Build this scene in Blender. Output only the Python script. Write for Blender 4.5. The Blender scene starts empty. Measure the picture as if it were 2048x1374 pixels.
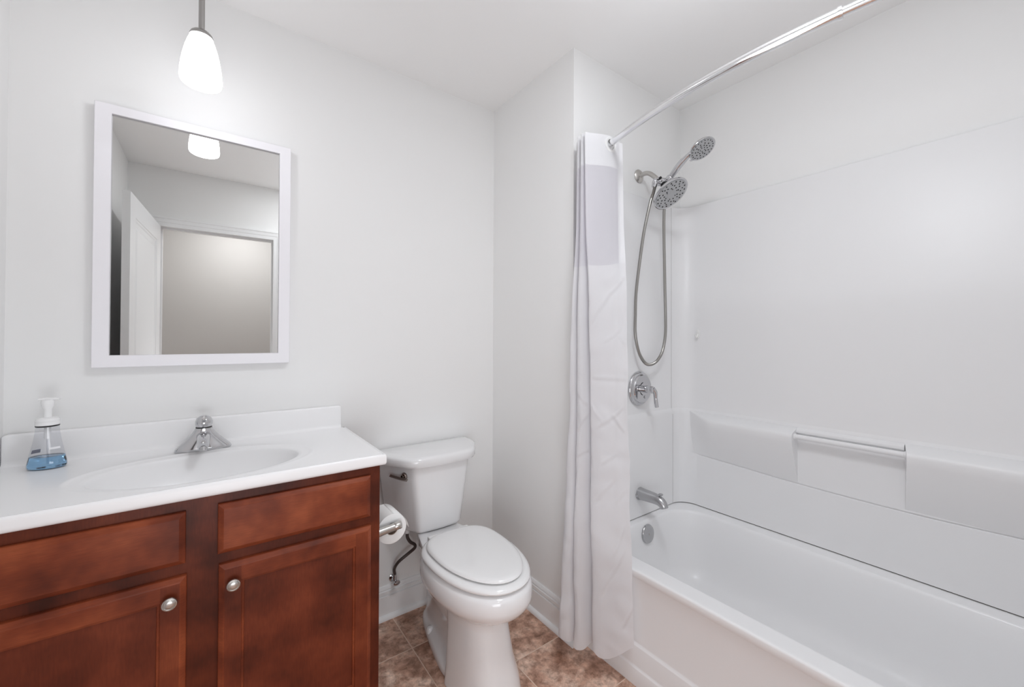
import bpy, bmesh, math, random
from mathutils import Vector, Matrix, noise

random.seed(7)
PI = math.pi
scene = bpy.context.scene
COL = scene.collection

# ------------------------------------------------------------------ camera
CAM_POS = Vector((-0.11584, -1.78934, 1.23346))
YAW, PITCH, ROLL = math.radians(36.33017), math.radians(0.54216), math.radians(0.2089)
F_PX, SHIFT_PX = 813.419, -16.41
fw = Vector((math.sin(YAW) * math.cos(PITCH), math.cos(YAW) * math.cos(PITCH), math.sin(PITCH)))
rt = Vector((math.cos(YAW), -math.sin(YAW), 0))
up = rt.cross(fw)
r2 = rt * math.cos(ROLL) + up * math.sin(ROLL)
u2 = up * math.cos(ROLL) - rt * math.sin(ROLL)
cam_data = bpy.data.cameras.new('camera')
cam = bpy.data.objects.new('camera', cam_data)
COL.objects.link(cam)
cam.matrix_world = Matrix(((r2.x, u2.x, -fw.x, CAM_POS.x), (r2.y, u2.y, -fw.y, CAM_POS.y),
                           (r2.z, u2.z, -fw.z, CAM_POS.z), (0, 0, 0, 1)))
cam_data.sensor_fit = 'HORIZONTAL'
cam_data.sensor_width = 36.0
cam_data.lens = F_PX / 2048 * 36.0
cam_data.shift_y = SHIFT_PX / 2048
cam_data.clip_start = 0.02
scene.camera = cam

# ------------------------------------------------------------------ world, lights, exposure
world = bpy.data.worlds.new('world')
scene.world = world
world.use_nodes = True
world.node_tree.nodes['Background'].inputs[0].default_value = (0.8, 0.82, 0.85, 1)
world.node_tree.nodes['Background'].inputs[1].default_value = 0.3


def area_light(name, loc, size, power, color=(1, 1, 1), rot=(0, 0, 0), shape='DISK'):
    d = bpy.data.lights.new(name, 'AREA')
    d.shape = shape
    d.size = size
    d.energy = power
    d.color = color
    o = bpy.data.objects.new(name, d)
    o.location = loc
    o.rotation_euler = rot
    COL.objects.link(o)
    return o


PW = dict(shade=10.5, ceil=10.2, door=6.6, bounce=2.2, hall=10.5)
SHADE_EMIT = PW['shade']
area_light('recessed_ceiling_lamp', (0.60, -1.45, 2.435), 0.36, PW['ceil'], (0.955, 0.985, 1.03))  # unseen light added for room brightness; second mirror shadow guided its place
area_light('hall_ceiling_lamp', (0.1, -2.60, 2.435), 0.5, PW['hall'], (0.97, 0.98, 1.0))  # unseen light added to brighten the hall wall reflected in the mirror
dl = area_light('doorway_fill', (-0.075, -2.035, 0.62), 0.64, PW['door'], (0.955, 0.985, 1.03), (math.radians(106), 0, 0), 'RECTANGLE')  # added fill panel low in the doorway, lifts the lower surfaces
dl.data.size_y = 0.66
area_light('bounce_fill', (0.85, -1.38, 1.95), 0.35, PW['bounce'], (0.955, 0.985, 1.03), (math.radians(180), 0, 0))  # added upward fill to lift ceiling and alcove, no real source

scene.view_settings.view_transform = 'Standard'
scene.view_settings.look = 'None'
scene.view_settings.exposure = 0.04
scene.view_settings.gamma = 1.0
scene.view_settings.use_curve_mapping = False
scene.cycles.max_bounces = 12
scene.cycles.diffuse_bounces = 9
scene.cycles.glossy_bounces = 6
scene.cycles.transmission_bounces = 10
scene.cycles.transparent_max_bounces = 12
scene.cycles.use_denoising = True
scene.cycles.sample_clamp_indirect = 6.0
scene.cycles.caustics_reflective = False
scene.cycles.caustics_refractive = False


# ------------------------------------------------------------------ materials
def S(*c):
    """sRGB 0-255 -> linear"""
    out = []
    for v in c:
        v = v / 255
        out.append(v / 12.92 if v <= 0.04045 else ((v + 0.055) / 1.055) ** 2.4)
    return tuple(out) + (1.0,)


def mat(name, color, rough=0.5, metal=0.0, spec=0.5, trans=0.0, ior=1.45, coat=0.0, sss=0.0):
    m = bpy.data.materials.new(name)
    m.use_nodes = True
    b = m.node_tree.nodes['Principled BSDF']
    b.inputs['Base Color'].default_value = color
    b.inputs['Roughness'].default_value = rough
    b.inputs['Metallic'].default_value = metal
    b.inputs['Specular IOR Level'].default_value = spec
    b.inputs['Transmission Weight'].default_value = trans
    b.inputs['IOR'].default_value = ior
    b.inputs['Coat Weight'].default_value = coat
    b.inputs['Coat Roughness'].default_value = 0.08
    return m


def nodes(m):
    return m.node_tree.nodes, m.node_tree.links, m.node_tree.nodes['Principled BSDF']


def add_bump(m, scale=60, strength=0.1, dist=0.002, detail=3, stretch=(1, 1, 1), kind='noise'):
    n, l, b = nodes(m)
    tc = n.new('ShaderNodeTexCoord')
    mp = n.new('ShaderNodeMapping')
    mp.inputs['Scale'].default_value = stretch
    l.new(tc.outputs['Object'], mp.inputs['Vector'])
    t = n.new('ShaderNodeTexNoise')
    t.inputs['Scale'].default_value = scale
    t.inputs['Detail'].default_value = detail
    l.new(mp.outputs['Vector'], t.inputs['Vector'])
    bp = n.new('ShaderNodeBump')
    bp.inputs['Strength'].default_value = strength
    bp.inputs['Distance'].default_value = dist
    l.new(t.outputs['Fac'], bp.inputs['Height'])
    l.new(bp.outputs['Normal'], b.inputs['Normal'])
    return m


M = {}
M['wall'] = add_bump(mat('wall_paint', (0.82, 0.82, 0.815, 1), 0.55, spec=0.3), 140, 0.06, 0.001)
M['ceiling'] = add_bump(mat('ceiling_paint', (0.87, 0.868, 0.863, 1), 0.9, spec=0.1), 140, 0.06, 0.001)
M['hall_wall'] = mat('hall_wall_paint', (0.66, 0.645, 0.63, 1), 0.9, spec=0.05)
M['trim'] = mat('trim_paint', (0.82, 0.825, 0.83, 1), 0.3)
M['door_paint'] = mat('door_paint', (0.82, 0.825, 0.83, 1), 0.35)
M['porcelain'] = mat('porcelain', (0.80, 0.80, 0.805, 1), 0.12, coat=0.4)
M['seat_plastic'] = mat('seat_enamel', (0.82, 0.82, 0.82, 1), 0.14, coat=0.3)
M['acrylic'] = mat('acrylic_surround', (0.78, 0.78, 0.785, 1), 0.36, spec=0.35)
M['tub'] = mat('tub_enamel', (0.82, 0.82, 0.825, 1), 0.30, spec=0.4, coat=0.05)
M['marble'] = mat('cultured_marble', (0.88, 0.88, 0.885, 1), 0.30, spec=0.4, coat=0.05)
M['chrome'] = mat('chrome', (0.60, 0.60, 0.615, 1), 0.08, metal=1)
M['nickel'] = mat('brushed_nickel', (0.56, 0.54, 0.515, 1), 0.28, metal=1)
M['satin'] = mat('satin_chrome', (0.50, 0.50, 0.51, 1), 0.24, metal=1)
M['rodmetal'] = mat('rod_aluminium', (0.86, 0.86, 0.87, 1), 0.16, metal=1)
M['rubber'] = mat('nozzle_rubber', (0.012, 0.012, 0.014, 1), 0.6)
M['black'] = mat('black_plastic', (0.012, 0.012, 0.013, 1), 0.35)
M['sprayface'] = mat('spray_face', (0.44, 0.45, 0.46, 1), 0.35, metal=0.25)
M['frame'] = add_bump(mat('mirror_frame_paint', (0.86, 0.85, 0.88, 1), 0.4), 40, 0.03, 0.001, stretch=(1, 1, 8))
M['mirror'] = mat('mirror_silver', (0.80, 0.80, 0.785, 1), 0.0, metal=1)
M['paper'] = add_bump(mat('tissue_paper', (0.86, 0.86, 0.85, 1), 0.95, spec=0.05), 250, 0.2, 0.001)
M['card'] = mat('cardboard_core', (0.42, 0.31, 0.25, 1), 0.9, spec=0.1)
M['pump'] = mat('pump_plastic', (0.84, 0.84, 0.84, 1), 0.25)
M['hose_dark'] = add_bump(mat('braided_hose', (0.13, 0.11, 0.105, 1), 0.4, metal=0.8), 600, 0.4, 0.001)
M['joint'] = mat('dark_joint', (0.075, 0.065, 0.055, 1), 0.8, spec=0.1)
M['seam'] = mat('seam_strip', (0.42, 0.41, 0.40, 1), 0.6, spec=0.2)
M['shower_hose'] = mat('shower_hose_metal', (0.36, 0.35, 0.33, 1), 0.30, metal=1)
M['hook'] = mat('hook_plastic', (0.78, 0.78, 0.77, 1), 0.12)
M['ink'] = mat('label_white', (0.85, 0.86, 0.88, 1), 0.4)
M['ink_grey'] = mat('label_grey', (0.30, 0.30, 0.36, 1), 0.4)
M['lever_reflection'] = mat('chrome_brown_reflection', (0.26, 0.22, 0.20, 1), 0.08, metal=1)  # chrome with the cabinet's brown reflection put into the colour
M['cap_metal'] = mat('pendant_nickel', (0.42, 0.41, 0.40, 1), 0.32, metal=1)

# curtain cloth: lets a little light through
for key, base, tr, wv in (('cloth', (0.86, 0.855, 0.87, 1), 0.40, 900), ('sheer', (0.83, 0.82, 0.85, 1), 0.50, 1500),
                          ('band', (0.86, 0.86, 0.875, 1), 0.3, 900)):
    m = add_bump(mat('curtain_' + key, base, 0.85, spec=0.1), wv, 0.08, 0.0006, 2)
    n, l, b = nodes(m)
    if key == 'cloth':          # soft laundry creases
        tc2 = n.new('ShaderNodeTexCoord')
        mp2 = n.new('ShaderNodeMapping')
        mp2.inputs['Scale'].default_value = (1, 1, 0.9)
        mp2.inputs['Rotation'].default_value = (0.5, 0.4, 0)
        l.new(tc2.outputs['Object'], mp2.inputs['Vector'])
        cr2 = n.new('ShaderNodeTexNoise')
        cr2.noise_type = 'RIDGED_MULTIFRACTAL'
        cr2.inputs['Scale'].default_value = 6.0
        cr2.inputs['Detail'].default_value = 2.0
        cr2.inputs['Distortion'].default_value = 0.6
        l.new(mp2.outputs['Vector'], cr2.inputs['Vector'])
        bp2 = n.new('ShaderNodeBump')
        bp2.inputs['Strength'].default_value = 0.8
        bp2.inputs['Distance'].default_value = 0.016
        l.new(cr2.outputs['Fac'], bp2.inputs['Height'])
        l.new(bp2.outputs['Normal'], b.inputs['Normal'])
    t = n.new('ShaderNodeBsdfTranslucent')
    t.inputs['Color'].default_value = base
    mx = n.new('ShaderNodeMixShader')
    mx.inputs[0].default_value = tr
    out = n['Material Output']
    l.new(b.outputs[0], mx.inputs[1])
    l.new(t.outputs[0], mx.inputs[2])
    l.new(mx.outputs[0], out.inputs['Surface'])
    M[key] = m

# pendant glass: the lamp that is switched on
m = bpy.data.materials.new('lit_opal_glass')
m.use_nodes = True
m.node_tree.nodes.remove(m.node_tree.nodes['Principled BSDF'])
em = m.node_tree.nodes.new('ShaderNodeEmission')
em.inputs[0].default_value = (0.97, 0.985, 1.02, 1)
em.inputs[1].default_value = SHADE_EMIT
m.node_tree.links.new(em.outputs[0], m.node_tree.nodes['Material Output'].inputs['Surface'])
M['shade'] = m

# clear bottle shell
m = bpy.data.materials.new('clear_bottle')
m.use_nodes = True
n, l = m.node_tree.nodes, m.node_tree.links
n.remove(n['Principled BSDF'])
tr = n.new('ShaderNodeBsdfTransparent')
tr.inputs[0].default_value = (0.93, 0.935, 0.95, 1)
gl = n.new('ShaderNodeBsdfGlossy')
gl.inputs['Roughness'].default_value = 0.05
mx = n.new('ShaderNodeMixShader')
mx.inputs[0].default_value = 0.05
l.new(tr.outputs[0], mx.inputs[1])
l.new(gl.outputs[0], mx.inputs[2])
l.new(mx.outputs[0], n['Material Output'].inputs['Surface'])
M['clear'] = m
M['soap'] = mat('blue_soap', (0.33, 0.60, 0.86, 1), 0.02, trans=1.0, ior=1.33)


def wood(name, stretch, mid, dark, light):
    m = mat(name, mid, 0.40, spec=0.22, coat=0.04)
    n, l, b = nodes(m)
    b.inputs['Coat Roughness'].default_value = 0.25
    tc = n.new('ShaderNodeTexCoord')

    def tex(scale, st, detail, rough=0.5):
        mp = n.new('ShaderNodeMapping')
        mp.inputs['Scale'].default_value = st
        l.new(tc.outputs['Object'], mp.inputs['Vector'])
        t = n.new('ShaderNodeTexNoise')
        t.inputs['Scale'].default_value = scale
        t.inputs['Detail'].default_value = detail
        t.inputs['Roughness'].default_value = rough
        l.new(mp.outputs['Vector'], t.inputs['Vector'])
        return t
    blotch = tex(9.0, (1, 1, 1), 3)
    grain = tex(26, stretch, 6, 0.6)
    r1 = n.new('ShaderNodeValToRGB')
    e = r1.color_ramp.elements
    e[0].position, e[0].color = 0.30, dark
    e[1].position, e[1].color = 0.72, light
    k = r1.color_ramp.elements.new(0.5)
    k.color = mid
    l.new(blotch.outputs['Fac'], r1.inputs['Fac'])
    r2_ = n.new('ShaderNodeValToRGB')
    r2_.color_ramp.elements[0].position, r2_.color_ramp.elements[0].color = 0.3, (0.72, 0.70, 0.70, 1)
    r2_.color_ramp.elements[1].position, r2_.color_ramp.elements[1].color = 0.7, (1.12, 1.12, 1.12, 1)
    l.new(grain.outputs['Fac'], r2_.inputs['Fac'])
    mul = n.new('ShaderNodeMix')
    mul.data_type = 'RGBA'
    mul.blend_type = 'MULTIPLY'
    mul.inputs[0].default_value = 0.6
    l.new(r1.outputs['Color'], mul.inputs[6])
    l.new(r2_.outputs['Color'], mul.inputs[7])
    l.new(mul.outputs[2], b.inputs['Base Color'])
    return m


WM, WD, WL = S(120, 56, 33), S(86, 37, 22), S(148, 76, 46)
M['wood_x'] = wood('cherry_wood_horizontal', (1.2, 6, 14), WM, WD, WL)
M['wood_z'] = wood('cherry_wood_upright', (14, 6, 1.2), S(106, 48, 29), S(78, 34, 21), S(130, 64, 39))
M['wood_panel'] = wood('cherry_wood_panel', (10, 6, 1.4), S(98, 44, 27), S(74, 32, 20), S(118, 56, 35))
M['wood_frame'] = wood('cherry_wood_carcass', (10, 6, 1.4), S(88, 38, 22), S(62, 26, 15), S(112, 52, 30))

# stone-look floor tiles with grout
TX0, TDX, TY0, TDY = 0.535, 0.286, -0.240, 0.2975
m = mat('floor_tile', S(150, 116, 98), 0.38, spec=0.4)
n, l, b = nodes(m)
tc = n.new('ShaderNodeTexCoord')
sep = n.new('ShaderNodeSeparateXYZ')
l.new(tc.outputs['Object'], sep.inputs[0])


def math_node(op, a, c=None, d=None):
    t = n.new('ShaderNodeMath')
    t.operation = op
    for i, v in enumerate((a, c, d)):
        if v is None:
            continue
        if isinstance(v, (int, float)):
            t.inputs[i].default_value = v
        else:
            l.new(v, t.inputs[i])
    return t.outputs[0]


def grout_dist(sock, o, d):
    q = math_node('DIVIDE', math_node('SUBTRACT', sock, o), d)
    cell = math_node('FLOOR', math_node('ADD', q, 0.0))
    fr = math_node('ABSOLUTE', math_node('SUBTRACT', q, math_node('ROUND', q)))
    return math_node('MULTIPLY', fr, d), cell


dx, cx_ = grout_dist(sep.outputs[0], TX0, TDX)
dy, cy_ = grout_dist(sep.outputs[1], TY0, TDY)
gd = math_node('MINIMUM', dx, dy)
gmask = math_node('SUBTRACT', 1.0, math_node('MULTIPLY_ADD', math_node('SUBTRACT', gd, 0.0014), 900.0, 0.0))
gm = n.new('ShaderNodeClamp')
l.new(gmask, gm.inputs[0])
off = n.new('ShaderNodeCombineXYZ')
l.new(math_node('MULTIPLY', cx_, 3.7), off.inputs[0])
l.new(math_node('MULTIPLY', cy_, 5.3), off.inputs[1])
addv = n.new('ShaderNodeVectorMath')
l.new(tc.outputs['Object'], addv.inputs[0])
l.new(off.outputs[0], addv.inputs[1])


def ntex(scale, detail, rough, dist=0.0):
    t = n.new('ShaderNodeTexNoise')
    t.inputs['Scale'].default_value = scale
    t.inputs['Detail'].default_value = detail
    t.inputs['Roughness'].default_value = rough
    t.inputs['Distortion'].default_value = dist
    l.new(addv.outputs[0], t.inputs['Vector'])
    return t


n1 = ntex(8, 6, 0.6, 0.3)
n2 = ntex(34, 6, 0.72, 0.25)
ra = n.new('ShaderNodeValToRGB')
els = ra.color_ramp.elements
els[0].position, els[0].color = 0.30, S(132, 94, 75)
els[1].position, els[1].color = 0.70, S(236, 210, 192)
els.new(0.5).color = S(190, 153, 133)
l.new(n1.outputs['Fac'], ra.inputs['Fac'])
rb = n.new('ShaderNodeValToRGB')
els = rb.color_ramp.elements
els[0].position, els[0].color = 0.36, (0.50, 0.45, 0.42, 1)
els[1].position, els[1].color = 0.66, (1.4, 1.4, 1.4, 1)
els.new(0.5).color = (0.98, 0.97, 0.97, 1)
l.new(n2.outputs['Fac'], rb.inputs['Fac'])
mul = n.new('ShaderNodeMix')
mul.data_type = 'RGBA'
mul.blend_type = 'MULTIPLY'
mul.inputs[0].default_value = 0.85
l.new(ra.outputs['Color'], mul.inputs[6])
l.new(rb.outputs['Color'], mul.inputs[7])
mg = n.new('ShaderNodeMix')
mg.data_type = 'RGBA'
l.new(gm.outputs[0], mg.inputs[0])
l.new(mul.outputs[2], mg.inputs[6])
mg.inputs[7].default_value = S(222, 196, 178)
l.new(mg.outputs[2], b.inputs['Base Color'])
bmp = n.new('ShaderNodeBump')
bmp.inputs['Strength'].default_value = 0.3
bmp.inputs['Distance'].default_value = 0.002
hgt = math_node('SUBTRACT', math_node('MULTIPLY', n2.outputs['Fac'], 0.3), gm.outputs[0])
l.new(hgt, bmp.inputs['Height'])
l.new(bmp.outputs['Normal'], b.inputs['Normal'])
M['tile'] = m


# ------------------------------------------------------------------ mesh helpers (world coordinates)
def root_loc(o):
    v = Vector((0, 0, 0))
    while o is not None:
        v += o.location
        o = o.parent
    return v


def obj(name, bm, material, parent=None, smooth=30, loc=None):
    """link bmesh (in world coordinates) as one object; parent may be an Empty or a part"""
    me = bpy.data.meshes.new(name)
    o = bpy.data.objects.new(name, me)
    COL.objects.link(o)
    base = root_loc(parent) if parent else Vector(loc or (0, 0, 0))
    if parent:
        o.parent = parent
    else:
        o.location = base
    bmesh.ops.remove_doubles(bm, verts=bm.verts, dist=1e-6)
    bmesh.ops.recalc_face_normals(bm, faces=bm.faces)
    bmesh.ops.translate(bm, verts=bm.verts, vec=-base)
    bm.to_mesh(me)
    bm.free()
    for mt in (material if isinstance(material, (list, tuple)) else [material]):
        me.materials.append(M[mt])
    if smooth:
        me.shade_smooth()
        me.set_sharp_from_angle(angle=math.radians(smooth))
    return o


def empty(name, loc):
    o = bpy.data.objects.new(name, None)
    o.empty_display_size = 0.05
    o.location = loc
    COL.objects.link(o)
    return o


def tag(o, label, cat, group=None):
    o['label'] = label
    o['category'] = cat
    if group:
        o['group'] = group
    return o


def structure(o, label=None):
    o['kind'] = 'structure'
    if label:
        o['label'] = label
        o['category'] = o.name.split('_')[0]
    return o


def NB():
    return bmesh.new()


def box(bm, x0, x1, y0, y1, z0, z1, bev=0.0, seg=2):
    vs = [bm.verts.new((x, y, z)) for x in (x0, x1) for y in (y0, y1) for z in (z0, z1)]
    fs = [(0, 1, 3, 2), (4, 6, 7, 5), (0, 4, 5, 1), (2, 3, 7, 6), (0, 2, 6, 4), (1, 5, 7, 3)]
    faces = [bm.faces.new([vs[i] for i in f]) for f in fs]
    if bev:
        eds = list({e for f in faces for e in f.edges})
        bmesh.ops.bevel(bm, geom=eds, offset=bev, segments=seg, affect='EDGES', profile=0.6)
    return vs


def loft(bm, loops, cap0=True, cap1=True, closed=True):
    rows = [[bm.verts.new(p) for p in lp] for lp in loops]
    k = len(rows[0])
    for a, c in zip(rows, rows[1:]):
        for i in range(k if closed else k - 1):
            j = (i + 1) % k
            bm.faces.new((a[i], a[j], c[j], c[i]))
    if cap0:
        bm.faces.new(list(reversed(rows[0])))
    if cap1:
        bm.faces.new(rows[-1])
    return rows


def frame_axes(d):
    d = d.normalized()
    a = Vector((0, 0, 1)) if abs(d.z) < 0.9 else Vector((1, 0, 0))
    x = a.cross(d).normalized()
    return x, d.cross(x)


def lathe(bm, prof, origin, axis=(0, 0, 1), seg=40, sx=1.0, sy=1.0):
    """profile [(radius, height)] around axis"""
    ax = Vector(axis).normalized()
    x, y = frame_axes(ax)
    o = Vector(origin)
    loops = []
    for r, h in prof:
        r = max(r, 1e-5)
        loops.append([o + ax * h + x * (r * sx * math.cos(t)) + y * (r * sy * math.sin(t))
                      for t in [2 * PI * i / seg for i in range(seg)]])
    loft(bm, loops)


def cr(pts, steps=8):
    """Catmull-Rom through points of any dimension"""
    P = [pts[0]] + list(pts) + [pts[-1]]
    out = []
    dim = len(pts[0])
    for i in range(1, len(P) - 2):
        for s in range(steps):
            t = s / steps
            out.append(tuple(0.5 * ((2 * P[i][k]) + (-P[i - 1][k] + P[i + 1][k]) * t
                                    + (2 * P[i - 1][k] - 5 * P[i][k] + 4 * P[i + 1][k] - P[i + 2][k]) * t * t
                                    + (-P[i - 1][k] + 3 * P[i][k] - 3 * P[i + 1][k] + P[i + 2][k]) * t ** 3)
                             for k in range(dim)))
    out.append(tuple(pts[-1]))
    return out


def tube(bm, pts, rad, seg=16, flat=1.0, caps=True):
    """tube through points; rad a number or list; flat squashes the second axis"""
    P = [Vector(p) for p in pts]
    k = len(P)
    R = rad if isinstance(rad, (list, tuple)) else [rad] * k
    T = []
    for i in range(k):
        d = P[min(i + 1, k - 1)] - P[max(i - 1, 0)]
        T.append(d.normalized())
    x, y = frame_axes(T[0])
    loops = []
    for i in range(k):
        if i:
            q = T[i - 1].rotation_difference(T[i])
            x = q @ x
            x = (x - T[i] * x.dot(T[i])).normalized()
            y = T[i].cross(x)
        loops.append([P[i] + x * (R[i] * math.cos(t)) + y * (R[i] * flat * math.sin(t))
                      for t in [2 * PI * j / seg for j in range(seg)]])
    loft(bm, loops, caps, caps)


def rrect(x0, x1, y0, y1, radii, z, n=8):
    """rounded rectangle loop, radii for corners (x0y0, x1y0, x1y1, x0y1), counter-clockwise from above"""
    if not isinstance(radii, (list, tuple)):
        radii = [radii] * 4
    cs = [(x0, y0, 1, 1, PI), (x1, y0, -1, 1, 1.5 * PI), (x1, y1, -1, -1, 0), (x0, y1, 1, -1, 0.5 * PI)]
    out = []
    for (cx, cy, sx, sy, a0), r in zip(cs, radii):
        for i in range(n + 1):
            a = a0 + 0.5 * PI * i / n
            out.append((cx + sx * r + r * math.cos(a), cy + sy * r + r * math.sin(a), z))
    return out


def egg(cx, yc, a, bf, bb, nf, nb, z, n=72):
    out = []
    for i in range(n):
        t = 2 * PI * i / n
        c, s = math.cos(t), math.sin(t)
        e, bq = (nf, bf) if c > 0 else (nb, bb)
        out.append((cx + a * math.copysign(abs(s) ** (2 / e), s), yc - bq * math.copysign(abs(c) ** (2 / e), c), z))
    return out


def smooth(a, b_, t):
    t = max(0.0, min(1.0, (t - a) / (b_ - a)))
    return t * t * (3 - 2 * t)


# ------------------------------------------------------------------ room shell
XL, XW, XT = -0.594, 1.076, 1.859          # left wall, wall beside the toilet, long tub wall
YA, YF, H = -0.593, -2.040, 2.44           # alcove end wall, door wall, ceiling
HX0, HX1, HY = -1.0, 1.6, -3.15            # hall behind the door opening


def slab(name, x0, x1, y0, y1, z0, z1, mt):
    bm = NB()
    box(bm, x0, x1, y0, y1, z0, z1)
    return structure(obj(name, bm, mt, smooth=0))


structure(slab('floor', XL - 0.1, XT + 0.1, HY - 0.1, 0.1, -0.1, 0.0, 'tile'))
slab('ceiling', XL - 0.1, XT + 0.1, YF, 0.1, H, H + 0.1, 'ceiling')
slab('wall_back', XL - 0.1, XW, 0.0, 0.1, 0, H, 'wall')
slab('wall_left', XL - 0.1, XL, YF, 0.0, 0, H, 'wall')
slab('wall_tub', XT, XT + 0.1, YF, YA, 0, H, 'wall')
# boxed-in corner block between toilet nook and tub: one L-shaped wall
bm = NB()
loft(bm, [[(XW, YA, z), (XT + 0.1, YA, z), (XT + 0.1, 0.1, z), (XW, 0.1, z)] for z in (0, H)])
structure(obj('wall_right', bm, 'wall', smooth=0))
# door wall with opening
DX0, DX1, DZ = -0.425, 0.275, 2.03
bm = NB()
box(bm, XL - 0.1, DX0 - 0.02, YF - 0.115, YF, 0, H)
box(bm, DX1 + 0.02, XT + 0.1, YF - 0.115, YF, 0, H)
box(bm, DX0 - 0.02, DX1 + 0.02, YF - 0.115, YF, DZ + 0.02, H)
structure(obj('wall_front', bm, 'wall', smooth=0))
# hall beyond the opening
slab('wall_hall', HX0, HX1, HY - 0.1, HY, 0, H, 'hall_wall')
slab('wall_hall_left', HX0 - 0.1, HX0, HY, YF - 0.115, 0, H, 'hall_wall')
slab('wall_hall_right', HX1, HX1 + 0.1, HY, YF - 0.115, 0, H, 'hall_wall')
slab('ceiling_hall', HX0, HX1, HY, YF - 0.115, H, H + 0.1, 'ceiling')

# baseboards: moulded board with a cap bead and a quarter-round shoe
BASE_PROF = [(0, 0), (0.026, 0), (0.026, 0.006), (0.022, 0.014), (0.014, 0.019), (0.0125, 0.019), (0.0125, 0.098),
             (0.0065, 0.0995), (0.0065, 0.1035), (0.0115, 0.105), (0.0115, 0.118), (0.0060, 0.1195), (0.0060, 0.1235),
             (0.0095, 0.127), (0.0075, 0.135), (0.004, 0.140), (0, 0.140)]


def baseboard(name, p0, p1, nrm, m0=0, m1=0):
    """profile swept from p0 to p1; nrm points into the room; m0/m1 = mitre (+1 outside, -1 inside)"""
    bm = NB()
    p0, p1, nrm = Vector(p0), Vector(p1), Vector(nrm)
    d = (p1 - p0).normalized()
    loft(bm, [[p + nrm * o + d * (o * s) + Vector((0, 0, z)) for o, z in BASE_PROF] for p, s in ((p0, -m0), (p1, m1))])
    return structure(obj(name, bm, 'trim', smooth=35))


baseboard('baseboard_back', (0.33, 0, 0), (XW, 0, 0), (0, -1, 0), 0, -1)
baseboard('baseboard_right', (XW, 0, 0), (XW, YA, 0), (-1, 0, 0), -1, 1)
baseboard('baseboard_return', (XW, YA, 0), (1.104, YA, 0), (0, -1, 0), 1, 0)
baseboard('baseboard_left', (XL, YF, 0), (XL, -0.50, 0), (1, 0, 0), 0, 0)
baseboard('baseboard_hall', (HX0, HY, 0), (HX1, HY, 0), (0, 1, 0), 0, 0)

# door casing and jamb (seen in the mirror)
bm = NB()
CW = 0.062


def casing_loop(o, dep, y):
    return [(DX0 - o, y + dep, 0), (DX0 - o, y + dep, DZ + o), (DX1 + o, y + dep, DZ + o), (DX1 + o, y + dep, 0)]


prof = [(-0.004, 0.0), (-0.004, 0.010), (0.004, 0.012), (0.020, 0.012), (0.024, 0.015), (0.046, 0.018), (0.050, 0.022),
        (0.060, 0.022), (CW, 0.018), (CW, 0.0)]
loft(bm, [casing_loop(o, d, YF) for o, d in prof], False, False, closed=False)
structure(obj('trim_1', bm, 'trim', smooth=25))
bm = NB()
for x0, x1, z0, z1 in ((DX0 - 0.02, DX0, 0, DZ + 0.02), (DX1, DX1 + 0.02, 0, DZ + 0.02), (DX0, DX1, DZ, DZ + 0.02)):
    box(bm, x0, x1, YF - 0.115, YF + 0.002, z0, z1)
for x0, x1, z0, z1 in ((DX0, DX0 + 0.012, 0, DZ - 0.012), (DX1 - 0.012, DX1, 0, DZ - 0.012), (DX0, DX1, DZ - 0.012, DZ)):
    box(bm, x0, x1, YF - 0.085, YF - 0.045, z0, z1)
structure(obj('trim_2', bm, 'trim', smooth=0))

# open door leaf, hinged at the left of the opening, swung into the room
hinge = Vector((-0.418, YF + 0.0225, 0))
tip = Vector((-0.476, -1.205, 0))
dv = (tip - hinge)
DW = dv.length
dv.normalize()
nv = Vector((dv.y, -dv.x, 0))              # to the right, toward the camera side
door = structure(empty('door_1', hinge + Vector((0, 0, 0.008))), 'white panelled door standing open beside the left wall, seen in the mirror')
door['category'] = 'door'


def dpt(u, z, k):
    return hinge + dv * u - nv * 0.034 + nv * k + Vector((0, 0, z))


bm = NB()
DHT = 2.018
ST, RT = 0.115, 0.115
panels = [(ST, DW - ST, 0.95, DHT - RT), (ST, DW - ST, 0.24, 0.80)]
for k0 in (0, 1):
    kk = (lambda d: 0.034 - d) if k0 == 0 else (lambda d: d)
    # stiles and rails
    for u0, u1, z0, z1 in ((0, ST, 0.008, DHT), (DW - ST, DW, 0.008, DHT), (ST, DW - ST, DHT - RT, DHT),
                           (ST, DW - ST, 0.80, 0.95), (ST, DW - ST, 0.008, 0.24)):
        q = [bm.verts.new(dpt(u, z, kk(0))) for u, z in ((u0, z0), (u1, z0), (u1, z1), (u0, z1))]
        bm.faces.new(q)
    for u0, u1, z0, z1 in panels:
        loops = []
        for ins, dd in ((0, 0), (0.004, 0.004), (0.012, 0.005), (0.020, 0.009), (0.045, 0.009), (0.062, 0.004)):
            loops.append([dpt(u, z, kk(dd)) for u, z in ((u0 + ins, z0 + ins), (u1 - ins, z0 + ins), (u1 - ins, z1 - ins), (u0 + ins, z1 - ins))])
        loft(bm, loops, False, True)
for u0, z0, u1, z1 in ((0, 0.008, DW, 0.008), (DW, 0.008, DW, DHT), (DW, DHT, 0, DHT), (0, DHT, 0, 0.008)):
    bm.faces.new([bm.verts.new(p) for p in (dpt(u0, z0, 0), dpt(u1, z1, 0), dpt(u1, z1, 0.034), dpt(u0, z0, 0.034))])
obj('door_leaf', bm, 'door_paint', door, smooth=0)
bm = NB()
for sgn, kq in ((1, 0.034), (-1, 0.0)):
    o_ = dpt(DW - 0.06, 0.93, kq)
    lathe(bm, [(0.032, 0), (0.032, 0.004), (0.012, 0.008), (0.010, 0.03), (0.020, 0.04), (0.028, 0.055), (0.022, 0.068), (0.0, 0.072)],
          o_, nv * sgn, 24)
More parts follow.
